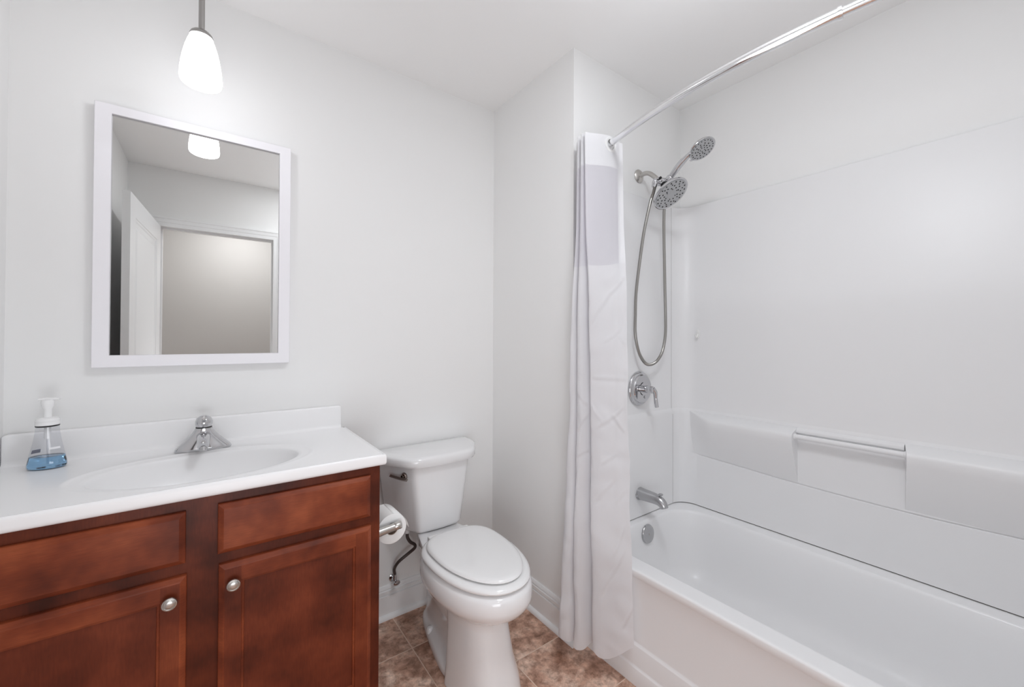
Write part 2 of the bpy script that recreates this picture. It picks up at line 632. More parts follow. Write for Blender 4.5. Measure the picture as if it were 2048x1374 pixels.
obj('door_knob', bm, 'nickel', door)

# ------------------------------------------------------------------ vanity cabinet
VX0, VX1, VY = XL + 0.002, 0.318, -0.488
vanity = tag(empty('vanity_cabinet', (-0.137, -0.25, 0)), 'reddish brown stained wooden vanity cabinet under the white sink top', 'cabinet')
bm = NB()
VT = 0.834
box(bm, VX0, VX0 + 0.016, VY + 0.02, -0.004, 0.10, VT)
box(bm, VX1 - 0.016, VX1, VY + 0.02, -0.004, 0.0, VT)
box(bm, VX0 + 0.016, VX1 - 0.016, -0.014, -0.004, 0.10, VT)
box(bm, VX0 + 0.016, VX1 - 0.016, VY + 0.02, -0.014, 0.10, 0.116)
box(bm, VX0, VX1 - 0.016, VY + 0.075, -0.004, 0.0, 0.10)
# face frame: stiles and rails
for x0, x1, z0, z1 in ((VX0, -0.548, 0.10, VT), (-0.172, -0.094, 0.10, VT), (0.281, VX1, 0.10, VT),
                       (-0.548, -0.172, 0.79, VT), (-0.094, 0.281, 0.79, VT), (-0.548, -0.172, 0.64, 0.69), (-0.094, 0.281, 0.64, 0.69),
                       (-0.548, -0.172, 0.10, 0.13), (-0.094, 0.281, 0.10, 0.13)):
    box(bm, x0, x1, VY, VY + 0.0205, z0, z1)
obj('carcass', bm, 'wood_frame', vanity, smooth=0)


def rect_loops(bm, x0, x1, z0, z1, prof, cap=True, y=VY):
    loops = [[(x0 + i, y - d, z0 + i), (x1 - i, y - d, z0 + i), (x1 - i, y - d, z1 - i), (x0 + i, y - d, z1 - i)] for i, d in prof]
    return loft(bm, loops, True, cap)


def drawer_front(x0, x1, z0, z1):
    bm = NB()
    rect_loops(bm, x0, x1, z0, z1, [(0, 0.0005), (0, 0.0095), (0.0012, 0.0115), (0.010, 0.0175), (0.0125, 0.0185), (0.016, 0.0185)])
    return obj('drawer_front', bm, 'wood_x', vanity, smooth=14)


drawer_front(-0.552, -0.166, 0.677, 0.803)
drawer_front(-0.1015, 0.286, 0.678, 0.8055)


def cabinet_door(x0, x1, z0, z1, kx, kz):
    bm = NB()
    a, b_ = 0.013, 0.049
    rect_loops(bm, x0, x1, z0, z1, [(0, 0.0005), (0, 0.0095), (0.0012, 0.0115), (0.010, 0.0175), (a, 0.0185)], False)
    yf = VY - 0.0185

    def quad(u0, u1, w0, w1, mi):
        f = bm.faces.new([bm.verts.new((x, yf, z)) for x, z in ((u0, w0), (u1, w0), (u1, w1), (u0, w1))])
        f.material_index = mi
    quad(x0 + a, x0 + b_, z0 + a, z1 - a, 1)
    quad(x1 - b_, x1 - a, z0 + a, z1 - a, 1)
    quad(x0 + b_, x1 - b_, z0 + a, z0 + b_, 0)
    quad(x0 + b_, x1 - b_, z1 - b_, z1 - a, 0)
    loops = [[(x0 + i, VY - d, z0 + i), (x1 - i, VY - d, z0 + i), (x1 - i, VY - d, z1 - i), (x0 + i, VY - d, z1 - i)]
             for i, d in ((b_, 0.0185), (b_ + 0.0015, 0.0150), (b_ + 0.006, 0.0145), (b_ + 0.0075, 0.0105))]
    loft(bm, loops, False, False)
    d = obj('cabinet_door', bm, ['wood_x', 'wood_z'], vanity, smooth=14)
    bm = NB()
    i = b_ + 0.0074
    box(bm, x0 + i, x1 - i, VY - 0.0106, VY - 0.004, z0 + i, z1 - i)
    obj('door_panel', bm, 'wood_panel', d, smooth=0)
    bm = NB()
    lathe(bm, [(0.006, 0), (0.006, 0.010), (0.0105, 0.013), (0.0145, 0.015), (0.0155, 0.018), (0.0145, 0.0205), (0.0122, 0.0215),
               (0.0112, 0.0200), (0.0095, 0.0215), (0.005, 0.0225), (0, 0.0227)], (kx, yf - 0.0002, kz), (0, -1, 0), 36)
    obj('knob', bm, 'nickel', d)
    return d


cabinet_door(-0.552, -0.163, 0.125, 0.6475, -0.194, 0.600)
cabinet_door(-0.099, 0.289, 0.125, 0.650, -0.068, 0.601)

# ------------------------------------------------------------------ vanity top with integral basin
CX0, CX1, CYF, CYB, CZ = XL + 0.002, 0.3205, -0.503, -0.020, 0.868
top = tag(empty('countertop', (-0.137, -0.25, VT)), 'white cultured marble vanity top with oval basin and backsplash', 'countertop')
bm = NB()
BX, BY = -0.132, -0.312
SA, SB = 0.243, 0.152
angs = sorted([2 * PI * i / 120 for i in range(120)] + [math.atan2(y - BY, x - BX) % (2 * PI) for x in (CX0, CX1) for y in (CYF, CYB)])


def ring_at(f, z):
    return [(BX + SA * f * math.cos(t), BY + SB * f * math.sin(t), z) for t in angs]


def rect_at(x0, x1, y0, y1, z, mixf=1.0, el=1.0):
    out = []
    for t in angs:
        c, s = math.cos(t), math.sin(t)
        k = min(((x1 - BX) / c if c > 1e-9 else (x0 - BX) / c if c < -1e-9 else 1e9),
                ((y1 - BY) / s if s > 1e-9 else (y0 - BY) / s if s < -1e-9 else 1e9))
        ex, ey = BX + SA * el * c, BY + SB * el * s
        out.append((ex + (BX + k * c - ex) * mixf, ey + (BY + k * s - ey) * mixf, z))
    return out


loops = []
for f, dz in ((0.05, -0.128), (0.25, -0.126), (0.5, -0.119), (0.7, -0.105), (0.82, -0.085), (0.90, -0.060), (0.95, -0.036), (0.98, -0.016),
              (0.994, -0.0070), (1.008, -0.0036), (1.05, -0.0025), (1.11, -0.0018), (1.135, -0.0005), (1.155, 0.0012), (1.18, 0.0012), (1.205, 0.0)):
    loops.append(ring_at(f, CZ + dz))
# keep the raised ring inside the deck
loops = [[(min(max(x, CX0 + 0.01), CX1 - 0.004), min(max(y, CYF + 0.004), CYB - 0.004), z) for x, y, z in lp] for lp in loops]
for q in (0.5, 1.0):
    loops.append(rect_at(CX0, CX1, CYF, CYB, CZ, q, 1.205))
    if q < 1:
        loops[-1] = [(min(max(x, CX0 + 0.006), CX1 - 0.002), min(max(y, CYF + 0.002), CYB - 0.002), z) for x, y, z in loops[-1]]
# front and right edge: shallow drip groove, raised nosing, rounded drop
for o, dz in ((0.0006, -0.0028), (0.0026, -0.0030), (0.0040, -0.0004), (0.006, 0.0004), (0.008, -0.0008), (0.0098, -0.004), (0.0105, -0.009),
              (0.0105, -0.024), (0.0095, -0.030), (0.006, -0.0335), (-0.02, -0.0335)):
    loops.append([(x + (o if x > CX1 - 1e-5 else 0), y - (o if y < CYF + 1e-5 else 0), CZ + dz) for x, y, z in rect_at(CX0, CX1, CYF, CYB, CZ)])
loft(bm, loops, True, False)
deck = obj('sink_deck', bm, 'marble', top, smooth=50)
bm = NB()
BZ = 0.957
prof = [(-0.001, CZ - 0.03), (-0.001, BZ - 0.004), (-0.004, BZ), (-0.016, BZ), (-0.0185, BZ - 0.002), (-0.020, BZ - 0.006), (-0.020, CZ + 0.016),
        (-0.0215, CZ + 0.008), (-0.025, CZ + 0.003), (-0.032, CZ + 0.0002), (-0.032, CZ - 0.03)]
xs = [(CX0 + 0.0, 0.006), (CX0 + 0.004, 0.002), (CX0 + 0.010, 0.0), (0.303, 0.0), (0.309, 0.0008), (0.3125, 0.004)]
loft(bm, [[(x, y * (1 - 0.08 * (d > 0.003)), min(z, BZ - d)) for y, z in prof] for x, d in xs])
obj('backsplash', bm, 'marble', top, smooth=40)
bm = NB()
lathe(bm, [(0.022, 0.0), (0.022, 0.002), (0.016, 0.003), (0.0, 0.002)], (BX, BY, CZ - 0.1283), (0, 0, 1), 24)
obj('drain', bm, 'chrome', top)

# ------------------------------------------------------------------ faucet
FX, FY = -0.137, -0.112
faucet = tag(empty('sink_faucet', (FX, FY, CZ)), 'chrome single-handle faucet behind the oval basin', 'faucet')
bm = NB()
loops = []
for z, a, b_ in ((0.0008, 0.074, 0.028), (0.004, 0.0755, 0.029), (0.010, 0.0735, 0.0285), (0.018, 0.0665, 0.027), (0.028, 0.0565, 0.0255),
                 (0.042, 0.0430, 0.024), (0.055, 0.0325, 0.0225), (0.066, 0.0255, 0.0215), (0.072, 0.0230, 0.021)):
    loops.append([(FX + a * math.copysign(abs(math.cos(t)) ** 0.9, math.cos(t)), FY + b_ * math.sin(t), CZ + z) for t in [2 * PI * i / 56 for i in range(56)]])
loft(bm, loops)
obj('faucet_body', bm, 'chrome', faucet, smooth=50)
bm = NB()
sp = cr([(FX, FY - 0.002, CZ + 0.046), (FX, FY - 0.045, CZ + 0.046), (FX, FY - 0.085, CZ + 0.042), (FX, FY - 0.112, CZ + 0.033)], 8)
tube(bm, sp, [0.0205 - 0.006 * i / (len(sp) - 1) for i in range(len(sp))], 28, 0.85)
spout = obj('faucet_spout', bm, 'chrome', faucet, smooth=50)
bm = NB()
lathe(bm, [(0.0105, 0), (0.0105, 0.012), (0.0085, 0.0125), (0.0, 0.0115)], (FX, FY - 0.105, CZ + 0.031), (0, -0.35, -1), 24)
obj('aerator', bm, 'satin', spout)
bm = NB()
lathe(bm, [(0.0215, 0.0), (0.0222, 0.002), (0.0215, 0.003)], (FX, FY, CZ + 0.0725), (0, 0, 1), 36)
obj('handle_gasket', bm, 'black', faucet)
bm = NB()
lathe(bm, [(0.0205, 0.0), (0.0232, 0.009), (0.0232, 0.018), (0.0195, 0.028), (0.0125, 0.0335), (0.0105, 0.0345), (0.009, 0.0325), (0.0, 0.032)],
      (FX, FY, CZ + 0.0755), (0, 0, 1), 44)
hk = obj('handle_knob', bm, 'chrome', faucet, smooth=50)
bm = NB()
tube(bm, [(FX, FY - 0.015, CZ + 0.092), (FX, FY - 0.030, CZ + 0.103), (FX, FY - 0.040, CZ + 0.106)], [0.0055, 0.005, 0.0035], 14)
obj('handle_lever', bm, 'chrome', hk, smooth=50)

# ------------------------------------------------------------------ soap bottle
SX, SY = -0.487, -0.098
soap = tag(empty('soap_dispenser', (SX, SY, CZ)), 'clear foaming soap pump bottle with blue liquid on the vanity top', 'soap bottle')
SROT = math.radians(-8)


def bottle_loop(z, a, b_, n_=48):
    out = []
    for i in range(n_):
        t = 2 * PI * i / n_
        x, y = a * math.cos(t), b_ * math.sin(t)
        out.append((SX + x * math.cos(SROT) - y * math.sin(SROT), SY + x * math.sin(SROT) + y * math.cos(SROT), CZ + z))
    return out


BPROF = [(0.001, 0.034, 0.024), (0.002, 0.0385, 0.027), (0.006, 0.0402, 0.0285), (0.014, 0.0402, 0.0285), (0.025, 0.0383, 0.027), (0.04, 0.0348, 0.0255),
         (0.06, 0.0305, 0.0240), (0.08, 0.0268, 0.0228), (0.10, 0.0241, 0.0222), (0.115, 0.0230, 0.0220), (0.118, 0.0225, 0.0218)]
bm = NB()
loft(bm, [bottle_loop(*p) for p in BPROF])
bottle = obj('bottle', bm, 'clear', soap, smooth=50)
bm = NB()
lp = []
for z, a, b_ in BPROF[:5]:
    lp.append(bottle_loop(z + (0.0012 if z < 0.003 else 0), a - 0.0012, b_ - 0.0012))
lp.append(bottle_loop(0.0345, 0.0350, 0.0248))
loft(bm, lp)
obj('soap_liquid', bm, 'soap', soap, smooth=50)
bm = NB()
lathe(bm, [(0.0232, 0.117), (0.0238, 0.1185), (0.0238, 0.120), (0.0232, 0.121)], (SX, SY, CZ), seg=40)
obj('neck_ring', bm, 'black', soap)
bm = NB()
lathe(bm, [(0.0236, 0.121), (0.024, 0.123), (0.024, 0.129), (0.0236, 0.1295), (0.0236, 0.1305), (0.024, 0.131), (0.024, 0.136), (0.022, 0.1395), (0.014, 0.142), (0.010, 0.143)],
      (SX, SY, CZ), seg=40)
obj('pump_collar', bm, 'pump', soap, smooth=40)
bm = NB()
lathe(bm, [(0.0085, 0.142), (0.0085, 0.165), (0.0125, 0.174), (0.0135, 0.186), (0.012, 0.191), (0.0, 0.192)], (SX, SY, CZ), seg=28)
tube(bm, [(SX - 0.018, SY - 0.004, CZ + 0.193), (SX, SY, CZ + 0.1935), (SX + 0.024, SY - 0.004, CZ + 0.192)], [0.0045, 0.0075, 0.0045], 16, 0.6)
obj('pump_head', bm, 'pump', soap, smooth=50)
bm = NB()
lathe(bm, [(0.0068, 0.084), (0.0068, 0.117)], (SX, SY, CZ), seg=20)
lathe(bm, [(0.0055, 0.082), (0.0055, 0.085)], (SX, SY, CZ), seg=20)
ptube = obj('pump_tube', bm, 'pump', soap)
bm = NB()
tube(bm, [(SX, SY, CZ + 0.083), (SX + 0.002, SY, CZ + 0.012)], 0.0022, 10)
obj('dip_tube', bm, 'clear', ptube)


def bottle_patch(t0, t1, z0, z1, off, nn=10):
    bm = NB()
    rows = []
    for k in range(3):
        z = z0 + (z1 - z0) * k / 2
        for p, q in zip(BPROF, BPROF[1:]):
            if p[0] <= z <= q[0]:
                f = (z - p[0]) / (q[0] - p[0])
                a, b_ = p[1] + (q[1] - p[1]) * f + off, p[2] + (q[2] - p[2]) * f + off
                break
        row = []
        for i in range(nn + 1):
            t = t0 + (t1 - t0) * i / nn
            x, y = a * math.cos(t), b_ * math.sin(t)
            row.append((SX + x * math.cos(SROT) - y * math.sin(SROT), SY + x * math.sin(SROT) + y * math.cos(SROT), CZ + z))
        rows.append(row)
    loft(bm, rows, False, False, closed=False)
    return bm


obj('label_mark', bottle_patch(math.radians(-68), math.radians(-22), 0.055, 0.0605, 0.0004), 'ink', bottle)
obj('label_block', bottle_patch(math.radians(128), math.radians(168), 0.041, 0.051, 0.0003), 'ink_grey', bottle)

# ------------------------------------------------------------------ mirror
MX0, MX1, MZ0, MZ1 = -0.415, 0.1205, 1.1405, 1.9625
IX0, IX1, IZ0, IZ1 = -0.376, 0.0825, 1.1785, 1.9335
mirror = tag(empty('wall_mirror', ((MX0 + MX1) / 2, 0, MZ0)), 'rectangular mirror in a plain white frame above the vanity', 'mirror')
bm = NB()


def mloop(f, y):
    """0 = outer edge, 1 = inner edge"""
    x0, x1 = MX0 + (IX0 - MX0) * f, MX1 + (IX1 - MX1) * f
    z0, z1 = MZ0 + (IZ0 - MZ0) * f, MZ1 + (IZ1 - MZ1) * f
    return [(x0, y, z0), (x1, y, z0), (x1, y, z1), (x0, y, z1)]


loft(bm, [mloop(0, -0.001), mloop(0, -0.0285), mloop(0.04, -0.030), mloop(0.96, -0.030), mloop(1, -0.0285), mloop(1, -0.018), mloop(1.0, -0.001)], False, False)
obj('mirror_frame', bm, 'frame', mirror, smooth=0)
bm = NB()
box(bm, IX0 - 0.006, IX1 + 0.006, -0.0205, -0.0185, IZ0 - 0.006, IZ1 + 0.006)
obj('mirror_glass', bm, 'mirror', mirror, smooth=0)

# ------------------------------------------------------------------ pendant lamp
PX, PY = -0.15, -0.30
pend = tag(empty('pendant_light', (PX, PY, H)), 'lit pendant lamp with white glass shade hanging above the mirror', 'lamp')
bm = NB()
lathe(bm, [(0.0, 1.9735), (0.030, 1.972), (0.043, 1.9725), (0.0478, 1.9755), (0.0500, 1.981), (0.0508, 1.989), (0.0500, 2.005), (0.0475, 2.028), (0.0435, 2.052),
           (0.0385, 2.075), (0.033, 2.094), (0.0275, 2.108), (0.0, 2.109)], (PX, PY, 0), seg=48)
obj('lamp_shade', bm, 'shade', pend, smooth=60)
bm = NB()
lathe(bm, [(0.0, 2.1095), (0.0285, 2.1095), (0.0288, 2.113), (0.026, 2.120), (0.020, 2.126), (0.011, 2.130), (0.009, 2.131)], (PX, PY, 0), seg=40)
obj('shade_cap', bm, 'cap_metal', pend, smooth=45)
bm = NB()
lathe(bm, [(0.0075, 2.130), (0.0075, 2.42)], (PX, PY, 0), seg=24)
obj('stem', bm, 'cap_metal', pend, smooth=45)
bm = NB()
lathe(bm, [(0.0, 2.405), (0.012, 2.406), (0.05, 2.416), (0.06, 2.425), (0.06, 2.4395)], (PX, PY, 0), seg=40)
obj('canopy', bm, 'cap_metal', pend, smooth=45)

# ------------------------------------------------------------------ toilet
TX = 0.676
toilet = tag(empty('toilet', (TX, -0.4, 0)), 'white two-piece toilet with closed lid between vanity and side wall', 'toilet')


def tank_loop(hb, hf, yb, yf, rad, bow, z, n_=7, sd=0.95):
    """rounded trapezoid: half width hb at the back, hf at the front"""
    hm = hb * sd + (hf + (hb - hf) * 0.62) * (1 - sd)
    pts = [(-hb, yb, 0.012), (-hm, yb - (yb - yf) * 0.38, 0.15), (-hf, yf, rad), (0, yf - bow, 0.5), (hf, yf, rad), (hm, yb - (yb - yf) * 0.38, 0.15), (hb, yb, 0.012)]
    k = len(pts)
    out = []
    for i in range(k):
        p0, p1, p2 = Vector(pts[i - 1][:2]), Vector(pts[i][:2]), Vector(pts[(i + 1) % k][:2])
        d0, d2 = (p0 - p1), (p2 - p1)
        r = min(pts[i][2], d0.length * 0.45, d2.length * 0.45)
        a, c = p1 + d0.normalized() * r, p1 + d2.normalized() * r
        for s in range(n_):
            t = s / (n_ - 1)
            q = a * (1 - t) ** 2 + p1 * 2 * t * (1 - t) + c * t * t
            out.append((TX + q.x, q.y, z))
    return out


bm = NB()
TB = [(0.160, 0.082, -0.030, -0.186, 0.016, 0.006, 0.4195), (0.172, 0.092, -0.026, -0.196, 0.018, 0.007, 0.424), (0.180, 0.098, -0.024, -0.201, 0.02, 0.008, 0.436),
      (0.200, 0.116, -0.022, -0.212, 0.022, 0.008, 0.60), (0.212, 0.126, -0.021, -0.218, 0.022, 0.008, 0.704)]
loft(bm, [tank_loop(*q, sd=0.35) for q in TB])
obj('tank', bm, 'porcelain', toilet, smooth=50)
bm = NB()
loft(bm, [tank_loop(0.214, 0.128, -0.014, -0.222, 0.045, 0.008, 0.7045), tank_loop(0.229, 0.143, -0.011, -0.237, 0.05, 0.009, 0.708),
          tank_loop(0.2335, 0.147, -0.010, -0.2405, 0.052, 0.009, 0.716), tank_loop(0.2345, 0.148, -0.010, -0.2415, 0.052, 0.009, 0.735),
          tank_loop(0.2315, 0.145, -0.011, -0.239, 0.052, 0.009, 0.743), tank_loop(0.224, 0.138, -0.014, -0.232, 0.05, 0.009, 0.7475),
          tank_loop(0.212, 0.126, -0.018, -0.220, 0.05, 0.009, 0.7488)])
obj('tank_lid', bm, 'porcelain', toilet, smooth=50)
# flush lever on the front left corner of the tank
bm = NB()
lathe(bm, [(0.0, -0.002), (0.0135, -0.002), (0.0135, 0.006), (0.010, 0.011), (0.006, 0.012), (0.006, 0.018)], (0.529, -0.168, 0.667), (-0.9, -0.42, 0), 24)
lev = cr([(0.5215, -0.206, 0.6605), (0.510, -0.180, 0.6595), (0.498, -0.150, 0.6598), (0.4855, -0.120, 0.6615)], 6)
tube(bm, lev, 0.0082, 4, 0.8)
obj('flush_lever', bm, 'lever_reflection', toilet, smooth=45)

# bowl: rim band, pedestal column, trapway body, foot flange and tank deck in one casting
bm = NB()
loft(bm, [egg(TX, -0.440, 0.152, 0.281, 0.17, 2.2, 2.3, 0.4115), egg(TX, -0.440, 0.165, 0.296, 0.18, 2.2, 2.3, 0.4065),
          egg(TX, -0.440, 0.172, 0.303, 0.185, 2.2, 2.3, 0.395), egg(TX, -0.440, 0.174, 0.305, 0.185, 2.2, 2.3, 0.36),
          egg(TX, -0.440, 0.171, 0.301, 0.18, 2.2, 2.3, 0.345), egg(TX, -0.440, 0.161, 0.287, 0.17, 2.2, 2.3, 0.325),
          egg(TX, -0.445, 0.143, 0.256, 0.15, 2.2, 2.3, 0.306), egg(TX - 0.003, -0.455, 0.113, 0.208, 0.12, 2.3, 2.4, 0.289),
          egg(TX - 0.007, -0.47, 0.096, 0.178, 0.09, 2.5, 2.6, 0.274), egg(TX - 0.010, -0.48, 0.088, 0.171, 0.07, 2.7, 3.0, 0.25),
          egg(TX - 0.010, -0.49, 0.090, 0.172, 0.06, 2.8, 3.4, 0.20), egg(TX - 0.008, -0.49, 0.097, 0.182, 0.055, 2.8, 3.6, 0.14),
          egg(TX, -0.49, 0.108, 0.196, 0.05, 2.8, 3.8, 0.07), egg(TX, -0.49, 0.113, 0.208, 0.05, 2.8, 4, 0.02), egg(TX, -0.49, 0.115, 0.211, 0.05, 2.8, 4, 0.0005)])


def blk(rows):
    loft(bm, rows)


def body(hb, hf, yb, yf, z, e=3.0):
    """plan with half width hb at back, hf at front, rounded"""
    out = []
    for i in range(48):
        t = 2 * PI * i / 48
        c, s = math.cos(t), math.sin(t)
        yy = (yb + yf) / 2 + (yb - yf) / 2 * math.copysign(abs(c) ** (2 / e), c)
        f = (yb - yy) / (yb - yf)
        hw = hb + (hf - hb) * smooth(0, 1, f)
        out.append((TX + hw * math.copysign(abs(s) ** (2 / e), s), yy, z))
    return out


# foot flange
blk([body(0.062, 0.115, -0.085, -0.56, 0.0005, 2.6), body(0.064, 0.116, -0.083, -0.56, 0.012, 2.6), body(0.063, 0.115, -0.084, -0.56, 0.026, 2.6),
     body(0.058, 0.108, -0.09, -0.55, 0.034, 2.6), body(0.050, 0.080, -0.10, -0.54, 0.050, 2.6), body(0.047, 0.068, -0.105, -0.54, 0.075, 2.6),
     body(0.047, 0.066, -0.105, -0.52, 0.11, 2.6), body(0.052, 0.066, -0.11, -0.52, 0.16, 2.6), body(0.068, 0.080, -0.10, -0.52, 0.185, 2.6),
     body(0.075, 0.086, -0.085, -0.52, 0.22, 2.6), body(0.072, 0.10, -0.06, -0.52, 0.27, 2.6), body(0.070, 0.14, -0.045, -0.52, 0.33, 2.8),
     body(0.072, 0.150, -0.036, -0.50, 0.38, 3.0), body(0.076, 0.150, -0.035, -0.48, 0.404, 3.0), body(0.074, 0.146, -0.037, -0.46, 0.414, 3.0),
     body(0.068, 0.13, -0.042, -0.43, 0.4180, 3.0)])
bowl = obj('bowl', bm, 'porcelain', toilet, smooth=50)
for sx in (-1, 1):
    bm = NB()
    lathe(bm, [(0.014, -0.004), (0.0145, 0.006), (0.0125, 0.015), (0.009, 0.0195), (0.0, 0.021)], (TX + sx * 0.064, -0.238, 0.034), (0, 0, 1), 24)
    obj('bolt_cap', bm, 'porcelain', bowl, smooth=50)
bm = NB()
loft(bm, [egg(TX, -0.437, 0.158, 0.290, 0.165, 2.2, 2.4, 0.4165), egg(TX, -0.437, 0.166, 0.297, 0.172, 2.2, 2.4, 0.419), egg(TX, -0.437, 0.1685, 0.3, 0.174, 2.2, 2.4, 0.425),
          egg(TX, -0.437, 0.166, 0.297, 0.172, 2.2, 2.4, 0.431), egg(TX, -0.437, 0.158, 0.289, 0.165, 2.2, 2.4, 0.4355), egg(TX, -0.437, 0.147, 0.277, 0.155, 2.2, 2.4, 0.437)])
obj('seat', bm, 'seat_plastic', toilet, smooth=50)
bm = NB()
LD = []
for f, z in ((-0.012, 0.4400), (-0.004, 0.4412), (0.0, 0.4455), (-0.002, 0.450), (-0.008, 0.4535), (-0.020, 0.4555), (-0.06, 0.4575), (-0.12, 0.4585)):
    LD.append(egg(TX, -0.451, 0.146 + f, 0.266 + f, 0.160 + f, 2.0, 3.05, z))
loft(bm, LD)
obj('seat_lid', bm, 'seat_plastic', toilet, smooth=50)
for sx in (-1, 1):
    bm = NB()
    box(bm, TX + sx * 0.07 - 0.022, TX + sx * 0.07 + 0.022, -0.290, -0.268, 0.420, 0.4405, 0.004, 3)
    obj('seat_hinge', bm, 'seat_plastic', toilet, smooth=50)

# water supply
sup = tag(empty('water_supply_line', (0.548, 0, 0.16)), 'dark braided supply hose and chrome stop valve at the wall below the toilet tank', 'pipe')
bm = NB()
lathe(bm, [(0.016, 0.0005), (0.016, 0.002), (0.008, 0.006), (0.006, 0.009), (0.006, 0.022)], (0.541, 0, 0.165), (0, -1, 0), 28)
lathe(bm, [(0.0085, -0.014), (0.0085, 0.016), (0.0075, 0.018), (0.0075, 0.026), (0.0055, 0.03)], (0.541, -0.028, 0.165), (0, 0, 1), 20)
lathe(bm, [(0.005, 0.0), (0.005, 0.018), (0.0045, 0.02)], (0.541, -0.028, 0.165), (0, -1, 0), 16)
valve_o = obj('stop_valve', bm, 'chrome', sup, smooth=45)
bm = NB()
lathe(bm, [(0.004, 0.016), (0.016, 0.017), (0.017, 0.020), (0.015, 0.026), (0.0, 0.028)], (0.541, -0.028, 0.165), (0, -1, 0), 24, sx=1.0, sy=0.6)
obj('valve_handle', bm, 'chrome', valve_o, smooth=45)
bm = NB()
hp = cr([(0.541, -0.028, 0.192), (0.536, -0.036, 0.222), (0.548, -0.056, 0.258), (0.588, -0.072, 0.290), (0.608, -0.086, 0.312), (0.604, -0.096, 0.332), (0.582, -0.102, 0.352),
         (0.568, -0.104, 0.376), (0.566, -0.104, 0.400)], 8)
tube(bm, hp, 0.0068, 14)
obj('supply_hose', bm, 'hose_dark', sup, smooth=50)
bm = NB()
lathe(bm, [(0.011, 0), (0.011, 0.020), (0.013, 0.022), (0.013, 0.034)], (0.566, -0.104, 0.397), (0, 0, 1), 12)
obj('coupling_nut', bm, 'pump', sup, smooth=20)

# ------------------------------------------------------------------ toilet paper and holder
RX, RZ, RY0, RY1 = 0.392, 0.582, -0.400, -0.295
hold = tag(empty('paper_holder', (VX1, -0.35, RZ)), 'satin metal toilet paper holder fixed to the side of the vanity', 'paper holder')
for yy, s in ((-0.421, 1), (-0.274, -1)):
    bm = NB()
    lathe(bm, [(0.0, 0.0005), (0.022, 0.0005), (0.022, 0.004), (0.019, 0.008), (0.012, 0.011), (0.0105, 0.013)], (VX1, yy, RZ - 0.004), (1, 0, 0), 28)
    arm = [(VX1 + 0.008, yy, RZ - 0.002), (VX1 + 0.03, yy, RZ + 0.001), (VX1 + 0.058, yy, RZ + 0.004), (VX1 + 0.075, yy, RZ + 0.006)]
    tube(bm, cr(arm, 6), [0.0150 - 0.0030 * min(1, i / 14) for i in range(19)], 20)
    lathe(bm, [(0.0115, 0.0), (0.0130, 0.002), (0.0132, 0.022), (0.0120, 0.025), (0.0, 0.026)], (VX1 + 0.073, yy, RZ + 0.006), (1, 0, 0.06), 24)
    obj('post', bm, 'nickel', hold, smooth=45)
bm = NB()
tube(bm, [(RX, -0.415, RZ + 0.004), (RX, -0.280, RZ + 0.004)], 0.0085, 20)
obj('roller', bm, 'nickel', hold)
roll = tag(empty('toilet_paper_roll', (RX, -0.35, RZ)), 'white toilet paper roll hanging on the holder beside the vanity', 'toilet paper')
RR, RC = 0.051, 0.0205
bm = NB()
loops = []
for r, y in ((RC, RY0), (RC + 0.002, RY0 - 0.0004), (RR - 0.003, RY0 - 0.0004), (RR, RY0 + 0.0015), (RR, RY1 - 0.0015), (RR - 0.003, RY1), (RC, RY1), (RC, RY0)):
    loops.append([(RX + r * math.cos(t), y, RZ - 0.010 + r * math.sin(t)) for t in [2 * PI * i / 64 for i in range(64)]])
loft(bm, loops, False, False)
obj('paper', bm, 'paper', roll, smooth=40)
bm = NB()
loops = []
for r, y in ((RC - 0.0003, RY0 + 0.001), (RC - 0.0003, RY1 - 0.001), (RC - 0.0015, RY1 - 0.001), (RC - 0.0015, RY0 + 0.001), (RC - 0.0003, RY0 + 0.001)):
    loops.append([(RX + r * math.cos(t), y, RZ - 0.010 + r * math.sin(t)) for t in [2 * PI * i / 48 for i in range(48)]])
loft(bm, loops, False, False)
obj('cardboard_core', bm, 'card', roll, smooth=40)
bm = NB()
prof = []
for i in range(7):
    a = math.radians(85 - 7 * i)
    prof.append((RX + (RR + 0.0006) * math.cos(a), RZ - 0.010 + (RR + 0.0006) * math.sin(a)))
x_, z_ = prof[-1]
for i in range(1, 7):
    prof.append((x_ + 0.0052 * i - 0.00022 * i * i, z_ - 0.0042 * i - 0.00055 * i * i))
loft(bm, [[(x, y, z) for x, z in prof] for y in (RY0 + 0.001, (RY0 + RY1) / 2, RY1 - 0.001)], False, False, closed=False)
sheet = obj('loose_sheet', bm, 'paper', roll, smooth=60)
sm = sheet.modifiers.new('thickness', 'SOLIDIFY')
sm.thickness = 0.0006

# ------------------------------------------------------------------ tub surround (moulded wall panels)
SZ0, SZ1, SZM = 0.4130, 1.908, 0.876       # bottom, top, ledge height
SXF, SYF, SR = 1.840, -0.608, 0.085        # faces of long and end panel, corner radius
RZ_JOINT = 0.4080
sur = tag(empty('tub_surround', (1.5, -1.2, SZ0)), 'glossy white moulded wall surround with shelves around the tub', 'wall surround')


def panel_profile(o):
    """(offset toward the room, z) from bottom to top"""
    return [(-o, SZ0), (0.008, SZ0), (0.008, SZM - 0.016), (0.0072, SZM - 0.008), (0.0045, SZM + 0.002), (0.001, SZM + 0.010), (0.0, SZM + 0.013), (0.0, SZ1 - 0.004),
            (-0.001, SZ1 - 0.0015), (-0.003, SZ1), (-o, SZ1)]


